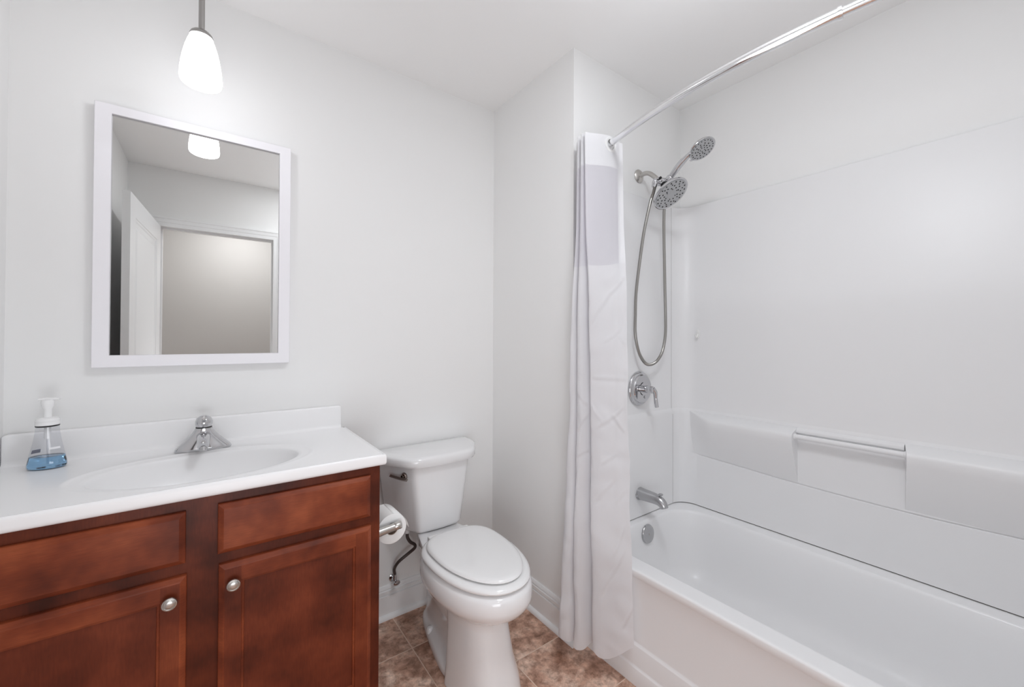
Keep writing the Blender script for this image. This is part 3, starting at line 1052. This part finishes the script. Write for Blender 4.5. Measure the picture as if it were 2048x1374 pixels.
bm = NB()
pr = panel_profile(0.012)
loft(bm, [[(x, SYF - o, z) for o, z in pr] for x in (1.110, SXF - SR - 0.0008)])
obj('end_panel', bm, 'acrylic', sur, smooth=35)
bm = NB()
path = []
for i in range(13):
    a = 0.5 * PI * i / 12
    path.append((SXF - SR + SR * math.sin(a), SYF - SR + SR * math.cos(a), Vector((-math.sin(a), -math.cos(a)))))
path.append((SXF, YF + 0.002, Vector((-1, 0))))
LINE_Z = cr([(-0.69, 0.667), (-0.90, 0.655), (-1.133, 0.643), (-1.455, 0.637), (-1.72, 0.644), (YF + 0.004, 0.655)], 6)
rows = []


def line_z(y):
    for (ya, za), (yb, zb) in zip(LINE_Z, LINE_Z[1:]):
        if ya >= y >= yb:
            return za + (zb - za) * (ya - y) / (ya - yb)
    return 0.667 if y > -0.7 else 0.655


xn, yn, nn0 = path.pop()
path += [(SXF, y, Vector((-1, 0))) for y, z in LINE_Z[1:-1]] + [(xn, yn, nn0)]
for x, y, nn in path:
    zg = line_z(y)
    g = 0.005 * smooth(-0.66, -0.74, y) if y < -0.66 else 0.0
    groove = [(0.008, zg - 0.005), (0.008 - g, zg - 0.0015), (0.008 - g, zg + 0.0005), (0.008, zg + 0.002)]
    rows.append([(x + nn.x * o, y + nn.y * o, z) for o, z in pr[:2] + groove + pr[2:]])
loft(bm, rows)
longp = obj('long_panel', bm, 'acrylic', sur, smooth=35)


def shelf_bump(y_start, y_full, y_end, end_cut):
    """wedge shelf: flat top at the ledge, front face running back to the wall below"""
    bm = NB()
    ys = [y_start + (y_full - y_start) * i / 12 for i in range(13)] + [y_end] if y_full != y_start else [y_start, y_end]
    rows = []
    for y in ys:
        p = 0.062 * (smooth(y_start, y_full, y) if y_full != y_start else 1.0) + 0.0005
        zb = 0.668 + (0.645 - 0.668) * min(1, max(0, (y + 0.68) / (-0.45)))
        x0 = SXF - 0.0078
        zt = SZM - 0.001
        pts = [(x0 + 0.004, zt), (x0, zt), (x0 - p * 0.5, zt - 0.012 * p / 0.062), (x0 - p * 0.86, zt - 0.019 * p / 0.062), (x0 - p * 0.97, zt - 0.026 * p / 0.062),
               (x0 - p, zt - 0.036 * p / 0.062), (x0 - p * 0.97, zt - 0.06), (x0 - p * 0.35, zb + 0.06), (x0 - p * 0.06, zb + 0.008), (x0, zb), (x0 + 0.004, zb)]
        rows.append([(x, y - (0.015 * min(1.0, max(0.0, (x0 - x) / p)) if y == y_start and y_full == y_start else 0.0), z) for x, z in pts])
    loft(bm, rows)
    return obj('shelf', bm, 'acrylic', longp, smooth=40)


shelf_bump(-0.640, -0.800, -1.133, True)
shelf_bump(-1.456, -1.456, YF + 0.003, True)
# dark strips set into the panel-to-rim joint and the corner seam
bm = NB()
jo = 0.0035
jp = [(1.112, SYF, Vector((0, -1)))] + path
loft(bm, [[(x + nn.x * o, y + nn.y * o, z) for o, z in ((jo, RZ_JOINT), (jo, SZ0 + 0.001), (-0.006, SZ0 + 0.001), (-0.006, RZ_JOINT))] for x, y, nn in jp])
obj('joint_strip', bm, 'joint', sur, smooth=0)
bm = NB()
box(bm, SXF - SR - 0.0012, SXF - SR + 0.0004, SYF - 0.0005, SYF + 0.010, SZ0, SZ1 - 0.004)
box(bm, SXF - SR - 0.0012, SXF - SR + 0.0004, SYF - 0.0085, SYF, SZ0, SZM - 0.016)
obj('corner_seam', bm, 'seam', sur, smooth=0)
# recessed ledge and towel bar between the shelves
bm = NB()
loft(bm, [[(SXF - 0.007, y, SZM - 0.002), (SXF - 0.020, y, SZM - 0.008), (SXF - 0.023, y, SZM - 0.014), (SXF - 0.022, y, SZM - 0.022), (SXF - 0.007, y, SZM - 0.034)] for y in (-1.131, -1.457)])
obj('niche_ledge', bm, 'acrylic', longp, smooth=40)
bm = NB()
tube(bm, [(SXF - 0.040, -1.1325, 0.841), (SXF - 0.040, -1.4700, 0.841)], 0.0100, 20)
bar = obj('towel_bar', bm, 'acrylic', sur)
for yy, s in ((-1.1325, -1), (-1.4665, 1)):
    bm = NB()
    lathe(bm, [(0.0, 0), (0.0125, 0.0), (0.0125, 0.005), (0.0100, 0.007)], (SXF - 0.040, yy, 0.841), (0, s, 0), 20)
    obj('bar_socket', bm, 'acrylic', bar)

# adhesive hook on the long panel
hook = tag(empty('adhesive_hook', (SXF, -0.70, 1.26)), 'small clear adhesive hook stuck on the tub surround near the corner', 'hook')
bm = NB()
lathe(bm, [(0.0, 0.0002), (0.012, 0.0002), (0.012, 0.0022), (0.0105, 0.0036), (0.0, 0.0038)], (SXF, -0.7005, 1.262), (-1, 0, 0), 36, 0.85, 2.0)
obj('hook_plate', bm, 'hook', hook, smooth=40)
bm = NB()
tube(bm, cr([(SXF - 0.003, -0.7005, 1.262), (SXF - 0.010, -0.7005, 1.248), (SXF - 0.018, -0.7005, 1.246), (SXF - 0.022, -0.7005, 1.258)], 6), 0.0045, 14, 0.8)
obj('hook_arm', bm, 'hook', hook, smooth=50)

# ------------------------------------------------------------------ bathtub
tub = tag(empty('bathtub', (1.48, -1.32, 0)), 'white alcove bathtub with smooth apron along the floor', 'bathtub')
TX0, TX1, TY0_, TY1 = 1.110, 1.8575, -2.0385, -0.5945
bm = NB()
RZT = 0.4095
loops = [rrect(TX0 + 0.002, TX1, TY0_, TY1, 0.006, RZT - 0.030), rrect(TX0 - 0.001, TX1, TY0_, TY1, 0.006, RZT - 0.022),
         rrect(TX0 - 0.002, TX1, TY0_, TY1, 0.008, RZT - 0.0065), rrect(TX0 - 0.0005, TX1, TY0_, TY1, 0.01, RZT - 0.0018),
         rrect(TX0 + 0.003, TX1 - 0.004, TY0_ + 0.004, TY1 - 0.004, 0.012, RZT), rrect(TX0 + 0.012, TX1 - 0.012, TY0_ + 0.008, TY1 - 0.008, 0.02, RZT - 0.0005)]
# drop the wall-side strip of the rim a little so the panels' joint shows
inner = [(RZT - 0.0005, 1.174, 1.780, -0.640, -1.990, 0.14), (RZT - 0.0012, 1.180, 1.776, -0.644, -1.985, 0.14), (RZT - 0.0040, 1.1845, 1.772, -0.648, -1.980, 0.14),
         (RZT - 0.013, 1.188, 1.768, -0.652, -1.972, 0.14), (0.34, 1.198, 1.760, -0.658, -1.955, 0.14), (0.24, 1.214, 1.746, -0.670, -1.915, 0.14), (0.17, 1.232, 1.730, -0.688, -1.875, 0.135),
         (0.135, 1.250, 1.712, -0.707, -1.84, 0.125), (0.115, 1.278, 1.684, -0.736, -1.80, 0.11), (0.107, 1.32, 1.64, -0.79, -1.74, 0.09)]
for z, xa, xb, yw, yo, r in inner:
    loops.append(rrect(xa, xb, yo, yw, r, z))
loft(bm, loops, False, True)
basin = obj('tub_basin', bm, 'tub', tub, smooth=50)
bm = NB()
ap = [(1.112, RZT - 0.0295), (1.117, 0.36), (1.119, 0.30), (1.119, 0.150), (1.1175, 0.1445), (1.1130, 0.1400), (1.1115, 0.137), (1.1120, 0.070), (1.1105, 0.0655), (1.1070, 0.0625),
      (1.1055, 0.060), (1.1060, 0.0005), (1.14, 0.0005), (1.14, RZT - 0.0295)]
loft(bm, [[(x, y, z) for x, z in ap] for y in (YA - 0.003, YF + 0.003)])
obj('apron', bm, 'tub', tub, smooth=35)
bm = NB()
OFC = Vector((1.486, -0.6585, 0.350))
oax = Vector((0, -1, 0.12))
lathe(bm, [(0.0, -0.004), (0.041, -0.004), (0.0415, 0.002), (0.039, 0.0065), (0.034, 0.0085), (0.0, 0.0095)], OFC, oax, 40)
ofp = obj('overflow_plate', bm, 'satin', tub, smooth=40)
bm = NB()
lathe(bm, [(0.0, 0.009), (0.0042, 0.009), (0.0042, 0.0108), (0.0028, 0.0115), (0.0026, 0.0100), (0.0, 0.0098)], OFC, oax, 20, sx=0.8)
obj('screw', bm, 'nickel', ofp, smooth=30)

# tub spout
spt = tag(empty('tub_spout', (1.486, SYF, 0.52)), 'satin tub filler spout with diverter knob above the tub end', 'tub spout')
bm = NB()
sp = [(1.486, SYF - 0.0085, 0.5205), (1.486, SYF - 0.012, 0.5205), (1.486, SYF - 0.05, 0.5215), (1.486, SYF - 0.09, 0.5215), (1.486, SYF - 0.115, 0.517), (1.486, SYF - 0.130, 0.506),
      (1.486, SYF - 0.136, 0.493)]
spc = cr(sp, 6)
kk = len(spc) - 1
tube(bm, spc, [0.0305 - 0.0135 * (i / kk) for i in range(kk + 1)], 28)
obj('spout_body', bm, 'satin', spt, smooth=50)
bm = NB()
lathe(bm, [(0.0045, 0.0), (0.0045, 0.010), (0.009, 0.012), (0.0095, 0.016), (0.0, 0.0165)], (1.486, SYF - 0.117, 0.5345), (0, -0.1, 1), 20)
obj('diverter_knob', bm, 'satin', spt, smooth=40)

# shower valve
VC = Vector((1.489, SYF, 1.006))
sv = tag(empty('shower_valve', VC), 'round chrome shower valve with curved lever handle on the end wall of the tub', 'shower valve')
bm = NB()
lathe(bm, [(0.0, 0.0006), (0.079, 0.0006), (0.0795, 0.004), (0.077, 0.009), (0.071, 0.0125), (0.0665, 0.014), (0.0655, 0.021), (0.062, 0.0245), (0.0, 0.0255)], VC, (0, -1, 0), 64)
esc = obj('escutcheon', bm, 'chrome', sv, smooth=35)
bm = NB()
for a0, a1 in ((100, 150), (205, 255)):
    bm = NB()
    rows = [[], []]
    for i in range(13):
        a = math.radians(a0 + (a1 - a0) * i / 12)
        w = 0.0016 * math.sin(PI * i / 12) + 0.0005
        for k, r in enumerate((0.030 - w, 0.030 + w)):
            rows[k].append((VC.x + r * math.cos(a) + 0.005, VC.y - 0.0258, VC.z + r * math.sin(a)))
    loft(bm, rows, False, False, closed=False)
    obj('temperature_mark', bm, 'black', esc, smooth=0)
cu = bpy.data.curves.new('letter', 'FONT')
cu.body = 'C'
cu.size = 0.016
cu.extrude = 0.0002
tmp = bpy.data.objects.new('letter_tmp', cu)
COL.objects.link(tmp)
bpy.context.view_layer.update()
me = bpy.data.meshes.new_from_object(tmp.evaluated_get(bpy.context.evaluated_depsgraph_get()))
bpy.data.objects.remove(tmp)
me.materials.clear()
me.materials.append(M['black'])
lt = bpy.data.objects.new('letter_mark', me)
COL.objects.link(lt)
lt.parent = esc
lt.rotation_euler = (PI / 2, 0, 0)
lt.location = (0.004, -0.0258, -0.044)
bm = NB()
lathe(bm, [(0.0155, 0.0256), (0.0155, 0.040), (0.0135, 0.0405), (0.0135, 0.042), (0.0165, 0.0425), (0.0165, 0.056), (0.0155, 0.058), (0.0155, 0.060), (0.0170, 0.061),
           (0.0165, 0.074), (0.0135, 0.080), (0.0, 0.082)], VC, (0, -1, 0), 36)
obj('valve_hub', bm, 'chrome', sv, smooth=35)
bm = NB()
hp = cr([(VC.x + 0.004, VC.y - 0.072, VC.z + 0.004), (VC.x + 0.012, VC.y - 0.080, VC.z - 0.012), (VC.x + 0.016, VC.y - 0.080, VC.z - 0.040), (VC.x + 0.016, VC.y - 0.084, VC.z - 0.070),
         (VC.x + 0.015, VC.y - 0.087, VC.z - 0.080)], 6)
tube(bm, hp, [0.0135 - 0.0045 * i / 12 if i < 12 else 0.0090 + 0.0012 * math.sin(PI * (i - 12) / 12) - (0.004 if i == 24 else 0.0) for i in range(25)], 18, 0.9)
obj('valve_lever', bm, 'chrome', sv, smooth=50)

# ------------------------------------------------------------------ shower set
shw = tag(empty('shower_head_set', (1.507, YA, 2.01)), 'chrome dual shower head with handheld sprayer and looping hose', 'shower head')
bm = NB()
lathe(bm, [(0.0, 0.0005), (0.031, 0.0005), (0.0315, 0.003), (0.028, 0.0075), (0.018, 0.012), (0.0115, 0.0135), (0.0105, 0.016)], (1.507, YA, 2.009), (0, -1, 0), 36)
obj('wall_flange', bm, 'nickel', shw, smooth=40)
bm = NB()
tube(bm, cr([(1.507, YA - 0.008, 2.009), (1.507, YA - 0.035, 2.011), (1.507, YA - 0.058, 2.004), (1.507, YA - 0.080, 1.986), (1.507, YA - 0.100, 1.965), (1.507, YA - 0.108, 1.957)], 6), 0.0105, 20)
obj('shower_arm', bm, 'nickel', shw, smooth=50)
# diverter bracket
bm = NB()
bc = Vector((1.507, -0.706, 1.950))
lathe(bm, [(0.0, -0.012), (0.0165, -0.012), (0.0185, -0.008), (0.0185, 0.010), (0.014, 0.014), (0.014, 0.026), (0.0, 0.027)], bc, (0, -0.70, -0.72), 24)
tube(bm, [bc + Vector((-0.034, 0.002, -0.006)), bc + Vector((0.022, 0, 0.0))], [0.0115, 0.0125], 20)
lathe(bm, [(0.0, 0.0), (0.012, 0.0), (0.012, 0.022), (0.010, 0.026), (0.0, 0.026)], bc + Vector((-0.028, 0.004, -0.006)), (-0.10, 0.12, -1), 16)
obj('diverter', bm, 'chrome', shw, smooth=40)
bm = NB()
lathe(bm, [(0.0, -0.002), (0.0055, -0.002), (0.0055, 0.008), (0.0, 0.0085)], bc + Vector((-0.016, -0.012, 0.006)), (-0.4, -0.9, 0.2), 14)
tube(bm, [bc + Vector((0.004, -0.010, -0.012)), bc + Vector((0.008, -0.030, -0.026)), bc + Vector((0.009, -0.040, -0.036))], [0.012, 0.017, 0.013], 18)
obj('swivel_joint', bm, 'black', shw, smooth=50)
bm = NB()
tube(bm, [bc + Vector((0.010, -0.006, 0.004)), bc + Vector((0.024, -0.016, 0.002)), bc + Vector((0.026, -0.028, 0.002))], [0.013, 0.0135, 0.0125], 18)
lathe(bm, [(0.0165, -0.014), (0.0185, -0.010), (0.0185, 0.012), (0.0165, 0.016)], Vector((1.531, -0.738, 1.952)), (0, -0.75, 0.66), 22)
obj('handset_cradle', bm, 'chrome', shw, smooth=40)


def spray_head(name, c, nrm, r, rim_prof, nozzles, parent, nr):
    nrm = Vector(nrm).normalized()
    bm = NB()
    lathe(bm, rim_prof, c, nrm, 56)
    head = obj(name, bm, 'chrome', parent, smooth=40)
    bm = NB()
    lathe(bm, [(0.0, 0.0002), (r * 0.90, 0.0002), (r * 0.90, 0.0018), (r * 0.86, 0.0022), (r * 0.24, 0.0022), (r * 0.23, 0.0030), (0.0, 0.0034)], c, nrm, 56)
    obj('spray_plate', bm, 'sprayface', head, smooth=40)
    x, y = frame_axes(nrm)
    bm = NB()
    for rad, cnt, ph, sz in nozzles:
        for i in range(cnt):
            a = 2 * PI * i / cnt + ph
            p = c + x * (r * rad * math.cos(a)) + y * (r * rad * math.sin(a))
            lathe(bm, [(nr * sz, 0.0021), (nr * sz, 0.0032), (nr * sz * 0.7, 0.0036), (0.0, 0.0037)], p, nrm, 10)
    nz = obj('nozzles', bm, 'rubber', head, smooth=40)
    nz['kind'] = 'stuff'
    return head


RC_, RN = Vector((1.515, -0.757, 1.879)), Vector((0.0, -0.62, -0.785))
spray_head('rain_head', RC_, RN, 0.0815,
           [(0.0, -0.030), (0.022, -0.030), (0.030, -0.022), (0.055, -0.016), (0.074, -0.012), (0.0805, -0.008), (0.0820, -0.003), (0.0812, 0.001), (0.0775, 0.0022), (0.0735, 0.0005), (0.0, 0.0)],
           [(0.80, 18, 0.0, 1.0), (0.66, 9, 0.25, 0.85), (0.56, 9, 0.0, 0.9), (0.42, 9, 0.3, 0.9), (0.33, 6, 0.1, 0.7)], shw, 0.0034)
HC, HN = Vector((1.530, -0.893, 2.033)), Vector((-0.07, -0.54, -0.84))
hand = spray_head('handset_head', HC, HN, 0.0545,
                  [(0.0, -0.024), (0.020, -0.023), (0.036, -0.018), (0.050, -0.010), (0.0545, -0.004), (0.0550, 0.0), (0.0530, 0.002), (0.0490, 0.0006), (0.0, 0.0)],
                  [(0.80, 20, 0.0, 0.9), (0.55, 10, 0.2, 1.0), (0.36, 9, 0.0, 1.0), (0.18, 5, 0.3, 1.0)], shw, 0.0025)
bm = NB()
hp = cr([(1.531, -0.722, 1.936), (1.531, -0.744, 1.958), (1.531, -0.770, 1.985), (1.531, -0.800, 2.010), (1.531, -0.828, 2.026), (1.531, -0.856, 2.038), (1.530, -0.884, 2.046)], 6)
rr = cr([(0.0125,), (0.0130,), (0.0150,), (0.0150,), (0.0120,), (0.0135,), (0.013,)], 6)
tube(bm, hp, [q[0] for q in rr], 22, 0.85)
obj('handset_handle', bm, 'chrome', hand, smooth=50)
bm = NB()
box(bm, 1.524, 1.537, -0.852, -0.838, 2.001, 2.006, 0.0015, 2)
obj('spray_switch', bm, 'chrome', hand, smooth=40)
# hose: ribbed metal, one loop
hp = cr([(1.476, -0.703, 1.922), (1.470, -0.700, 1.895), (1.457, -0.690, 1.84), (1.440, -0.672, 1.72), (1.428, -0.660, 1.60), (1.413, -0.650, 1.45), (1.412, -0.646, 1.34),
         (1.414, -0.645, 1.255), (1.440, -0.645, 1.175), (1.485, -0.645, 1.127), (1.530, -0.645, 1.118), (1.580, -0.645, 1.135), (1.622, -0.645, 1.18), (1.645, -0.645, 1.255), (1.646, -0.646, 1.34),
         (1.632, -0.652, 1.46), (1.612, -0.662, 1.60), (1.588, -0.675, 1.72), (1.566, -0.690, 1.82), (1.549, -0.706, 1.88), (1.536, -0.716, 1.915), (1.531, -0.722, 1.936)], 40)
bm = NB()
tube(bm, hp, [0.0068 + 0.00045 * (1 if i % 2 else -1) for i in range(len(hp))], 14)
obj('hose', bm, 'shower_hose', shw, smooth=60)

# ------------------------------------------------------------------ curtain rod
rod = tag(empty('curtain_rod', (1.17, YA, 2.0)), 'curved silver shower curtain rod spanning the tub alcove', 'curtain rod')
YM = (YA + YF) / 2


def rod_pt(y):
    q = (y - YM) / ((YA - YF) / 2)
    return Vector((1.035 + 0.155 * q * q * (1.0 if q > 0 else 1.0), y, 2.004 + (y - YA) * 0.018))


YJ = -1.487
bm = NB()
tube(bm, [rod_pt(YA - 0.012 + (YJ - YA + 0.012) * i / 60) for i in range(61)], 0.0127, 22)
obj('outer_tube', bm, 'rodmetal', rod, smooth=50)
bm = NB()
tube(bm, [rod_pt(YJ + 0.02 + (YF + 0.012 - YJ - 0.02) * i / 40) for i in range(41)], 0.0108, 22)
obj('inner_tube', bm, 'rodmetal', rod, smooth=50)
bm = NB()
d_ = rod_pt(YJ - 0.01) - rod_pt(YJ + 0.01)
lathe(bm, [(0.0128, -0.004), (0.0148, -0.004), (0.0152, 0.0), (0.0148, 0.004), (0.0110, 0.0045)], rod_pt(YJ), d_, 28)
obj('joint_collar', bm, 'rodmetal', rod, smooth=40)
for yy, s in ((YA, -1), (YF, 1)):
    bm = NB()
    p = rod_pt(yy)
    lathe(bm, [(0.0, 0.0005), (0.034, 0.0005), (0.034, 0.005), (0.028, 0.011), (0.0165, 0.014), (0.0160, 0.028), (0.0130, 0.029)], p, (0, s, 0), 32)
    obj('rod_flange', bm, 'rodmetal', rod, smooth=40)

# ------------------------------------------------------------------ shower curtain
cur = tag(empty('shower_curtain', (1.07, -0.72, 2.0)), 'gathered white shower curtain with sheer upper window hanging beside the tub', 'shower curtain')
# plan of the gathered folds at the rod (top) and at the hem (bottom); last number is the hem height
TOPP = [(1.206, -0.738), (1.196, -0.730), (1.165, -0.736), (1.125, -0.737), (1.08, -0.726), (1.045, -0.712), (1.028, -0.705), (1.036, -0.698), (1.10, -0.702), (1.16, -0.700), (1.186, -0.692), (1.16, -0.684),
        (1.10, -0.688), (1.046, -0.684), (1.034, -0.678), (1.044, -0.671), (1.10, -0.672), (1.16, -0.668), (1.175, -0.661), (1.15, -0.655), (1.10, -0.658), (1.056, -0.656), (1.044, -0.650), (1.053, -0.644),
        (1.10, -0.644), (1.15, -0.641), (1.165, -0.635), (1.14, -0.629), (1.10, -0.632), (1.071, -0.631), (1.059, -0.626)]
BOTP = [(1.090, -0.884, 0.152), (1.078, -0.862, 0.133), (1.060, -0.836, 0.108), (1.044, -0.806, 0.082), (1.030, -0.778, 0.074), (1.028, -0.754, 0.080), (1.038, -0.738, 0.086), (1.056, -0.730, 0.086), (1.075, -0.735, 0.086), (1.090, -0.742, 0.086),
        (1.095, -0.735, 0.086), (1.085, -0.722, 0.086), (1.050, -0.716, 0.080), (1.018, -0.708, 0.066), (1.000, -0.694, 0.062), (1.000, -0.676, 0.064), (1.016, -0.668, 0.072), (1.050, -0.680, 0.08), (1.085, -0.690, 0.08), (1.092, -0.682, 0.08),
        (1.075, -0.668, 0.08), (1.036, -0.662, 0.075), (0.998, -0.658, 0.075), (0.982, -0.644, 0.078), (0.975, -0.628, 0.082), (0.980, -0.614, 0.084), (0.998, -0.606, 0.085), (1.020, -0.606, 0.085), (1.034, -0.613, 0.085), (1.040, -0.622, 0.085),
        (1.044, -0.632, 0.085)]
NS = 8
tp = cr(TOPP, NS)
bt = cr(BOTP, NS)
NC = len(tp)
ZT = 2.034
Z_BAND, Z_MID = 1.905, 1.515
# pressed creases: (fold position, height) from one end to the other, strength
CREASES = [(0.4, 1.475, 3.0, 1.405, 1.0), (3.0, 1.405, 5.4, 1.285, 0.8), (0.3, 1.088, 5.2, 1.092, 0.8), (0.8, 0.985, 4.6, 0.905, 1.0), (0.5, 0.895, 2.6, 0.955, 1.0),
           (5.4, 0.985, 3.6, 0.925, 0.8), (12.3, 0.985, 14.6, 1.035, 1.0), (12.3, 0.955, 14.6, 0.885, 1.0), (12.2, 0.815, 14.8, 0.790, 0.9), (22.5, 0.965, 24.5, 0.935, 1.0),
           (1.3, 0.470, 4.2, 0.285, 1.1), (1.0, 0.560, 2.8, 0.440, 0.8), (0.1, 0.285, 1.6, 0.205, 1.1), (2.2, 0.720, 4.6, 0.630, 0.7), (1.2, 1.275, 3.6, 1.225, 0.6),
           (0.3, 1.215, 1.6, 1.250, 0.7), (1.8, 0.815, 4.0, 0.770, 0.6), (0.6, 0.690, 2.0, 0.640, 0.6)]


def crease(s_, z_):
    d = 0.0
    for s0, z0, s1, z1, k in CREASES:
        ax, az, bx, bz = s0 * 0.035, z0, s1 * 0.035, z1
        px_, pz_ = s_ * 0.035 - ax, z_ - az
        vx, vz = bx - ax, bz - az
        L2 = vx * vx + vz * vz
        t = (px_ * vx + pz_ * vz) / L2
        if t < -0.1 or t > 1.1:
            continue
        e = (px_ * -vz + pz_ * vx) / math.sqrt(L2)
        f = smooth(-0.1, 0.15, t) * (1 - smooth(0.85, 1.1, t))
        d += k * f * 0.0026 * (math.exp(-(e / 0.006) ** 2) - 0.7 * math.exp(-((e + 0.012) / 0.010) ** 2))
    return d


HOLES = []


def cpoint(j, v, zt):
    """v: 0 at top, 1 at hem"""
    w = 0.72 * v + 0.28 * smooth(0.17, 0.36, v)
    x = tp[j][0] + (bt[j][0] - tp[j][0]) * w
    y = tp[j][1] + (bt[j][1] - tp[j][1]) * w
    z = zt + (bt[j][2] - zt) * v
    sj = j / NS
    if sj < 2.5:
        x -= 0.010 * smooth(0.2, 0.4, v) * (1 - smooth(0.7, 1.0, v)) * (1 - smooth(1.0, 2.5, sj))
    cz_ = crease(sj, z)
    x -= 0.74 * cz_
    y -= 0.67 * cz_
    if v > 0.25:
        k = min(1, (v - 0.25) * 4) * 0.008
        s = j * 0.02 * 5 / NS
        x += k * noise.noise(Vector((s * 3.0, z * 5.0, 1.3)))
        y += k * noise.noise(Vector((s * 3.0, z * 5.0, 7.9)))
        cre = noise.noise(Vector((s * 2.2 + z * 4.0, z * 11.0 - s * 1.5, 3.3)))
        x -= 0.008 * min(1, (v - 0.25) * 4) * max(0, abs(cre) - 0.15)
    return Vector((x, y, z))


def curtain_top(j):
    # top edge rises and falls slightly from fold to fold
    return ZT - 0.012 * (1 - smooth(0, 28, j * 5 / NS)) + 0.006 * math.sin(j * 0.18 * 5 / NS) * (j * 5 / NS < 34.9)


NV = 300
grid = [[cpoint(j, i / NV, curtain_top(j)) for j in range(NC)] for i in range(NV + 1)]


def curtain_part(name, i0, i1, mt, holes=(), hem=0):
    bm = NB()
    rows = [[bm.verts.new(grid[i][j]) for j in range(NC)] for i in range(i0, i1 + 1)]
    for a, c in zip(rows, rows[1:]):
        for j in range(NC - 1):
            cen = (a[j].co + a[j + 1].co + c[j].co + c[j + 1].co) / 4
            if any((cen - h).length < r for h, r in holes):
                continue
            f = bm.faces.new((a[j], a[j + 1], c[j + 1], c[j]))
            if j < hem * NS / 5:
                f.material_index = 1
    o = obj(name, bm, mt, cur, smooth=70)
    return o


def row_of(z):
    return min(range(NV + 1), key=lambda i: abs(grid[i][4 * NS].z - z))


iB, iM = row_of(Z_BAND), row_of(Z_MID)
# grommet holes where the rod pierces each layer
holes = []
ring_at_j = []
for j in range(NC - 1):
    a, c = Vector(tp[j]), Vector(tp[j + 1])
    yA, yC = a.y, c.y
    ra_, rc_ = rod_pt(yA).x - a.x, rod_pt(yC).x - c.x
    if ra_ * rc_ <= 0 and abs(a.x - c.x) > 1e-4:
        f = ra_ / (ra_ - rc_) if ra_ != rc_ else 0
        q = a + (c - a) * f
        holes.append((Vector((q.x, q.y, rod_pt(q.y).z - 0.004)), 0.0200))
        ring_at_j.append(j)
curtain_part('top_band', 0, iB, 'band', holes)
curtain_part('sheer_window', iB, iM, ['sheer', 'band'], hem=7)
curtain_part('lower_cloth', iM, NV, 'cloth')
for (p, r), j in zip(holes, ring_at_j):
    a, c = Vector((*tp[j], 0)), Vector((*tp[j + 1], 0))
    d = (c - a).normalized()
    nrm = Vector((-d.y, d.x, 0))
    bm = NB()
    lathe(bm, [(0.0195, -0.0022), (0.0245, -0.003), (0.0300, -0.0018), (0.0300, 0.0018), (0.0245, 0.003), (0.0195, 0.0022), (0.0195, -0.0022)], p, nrm, 40)
    obj('grommet', bm, 'pump', cur, smooth=50)

bpy.context.view_layer.update()
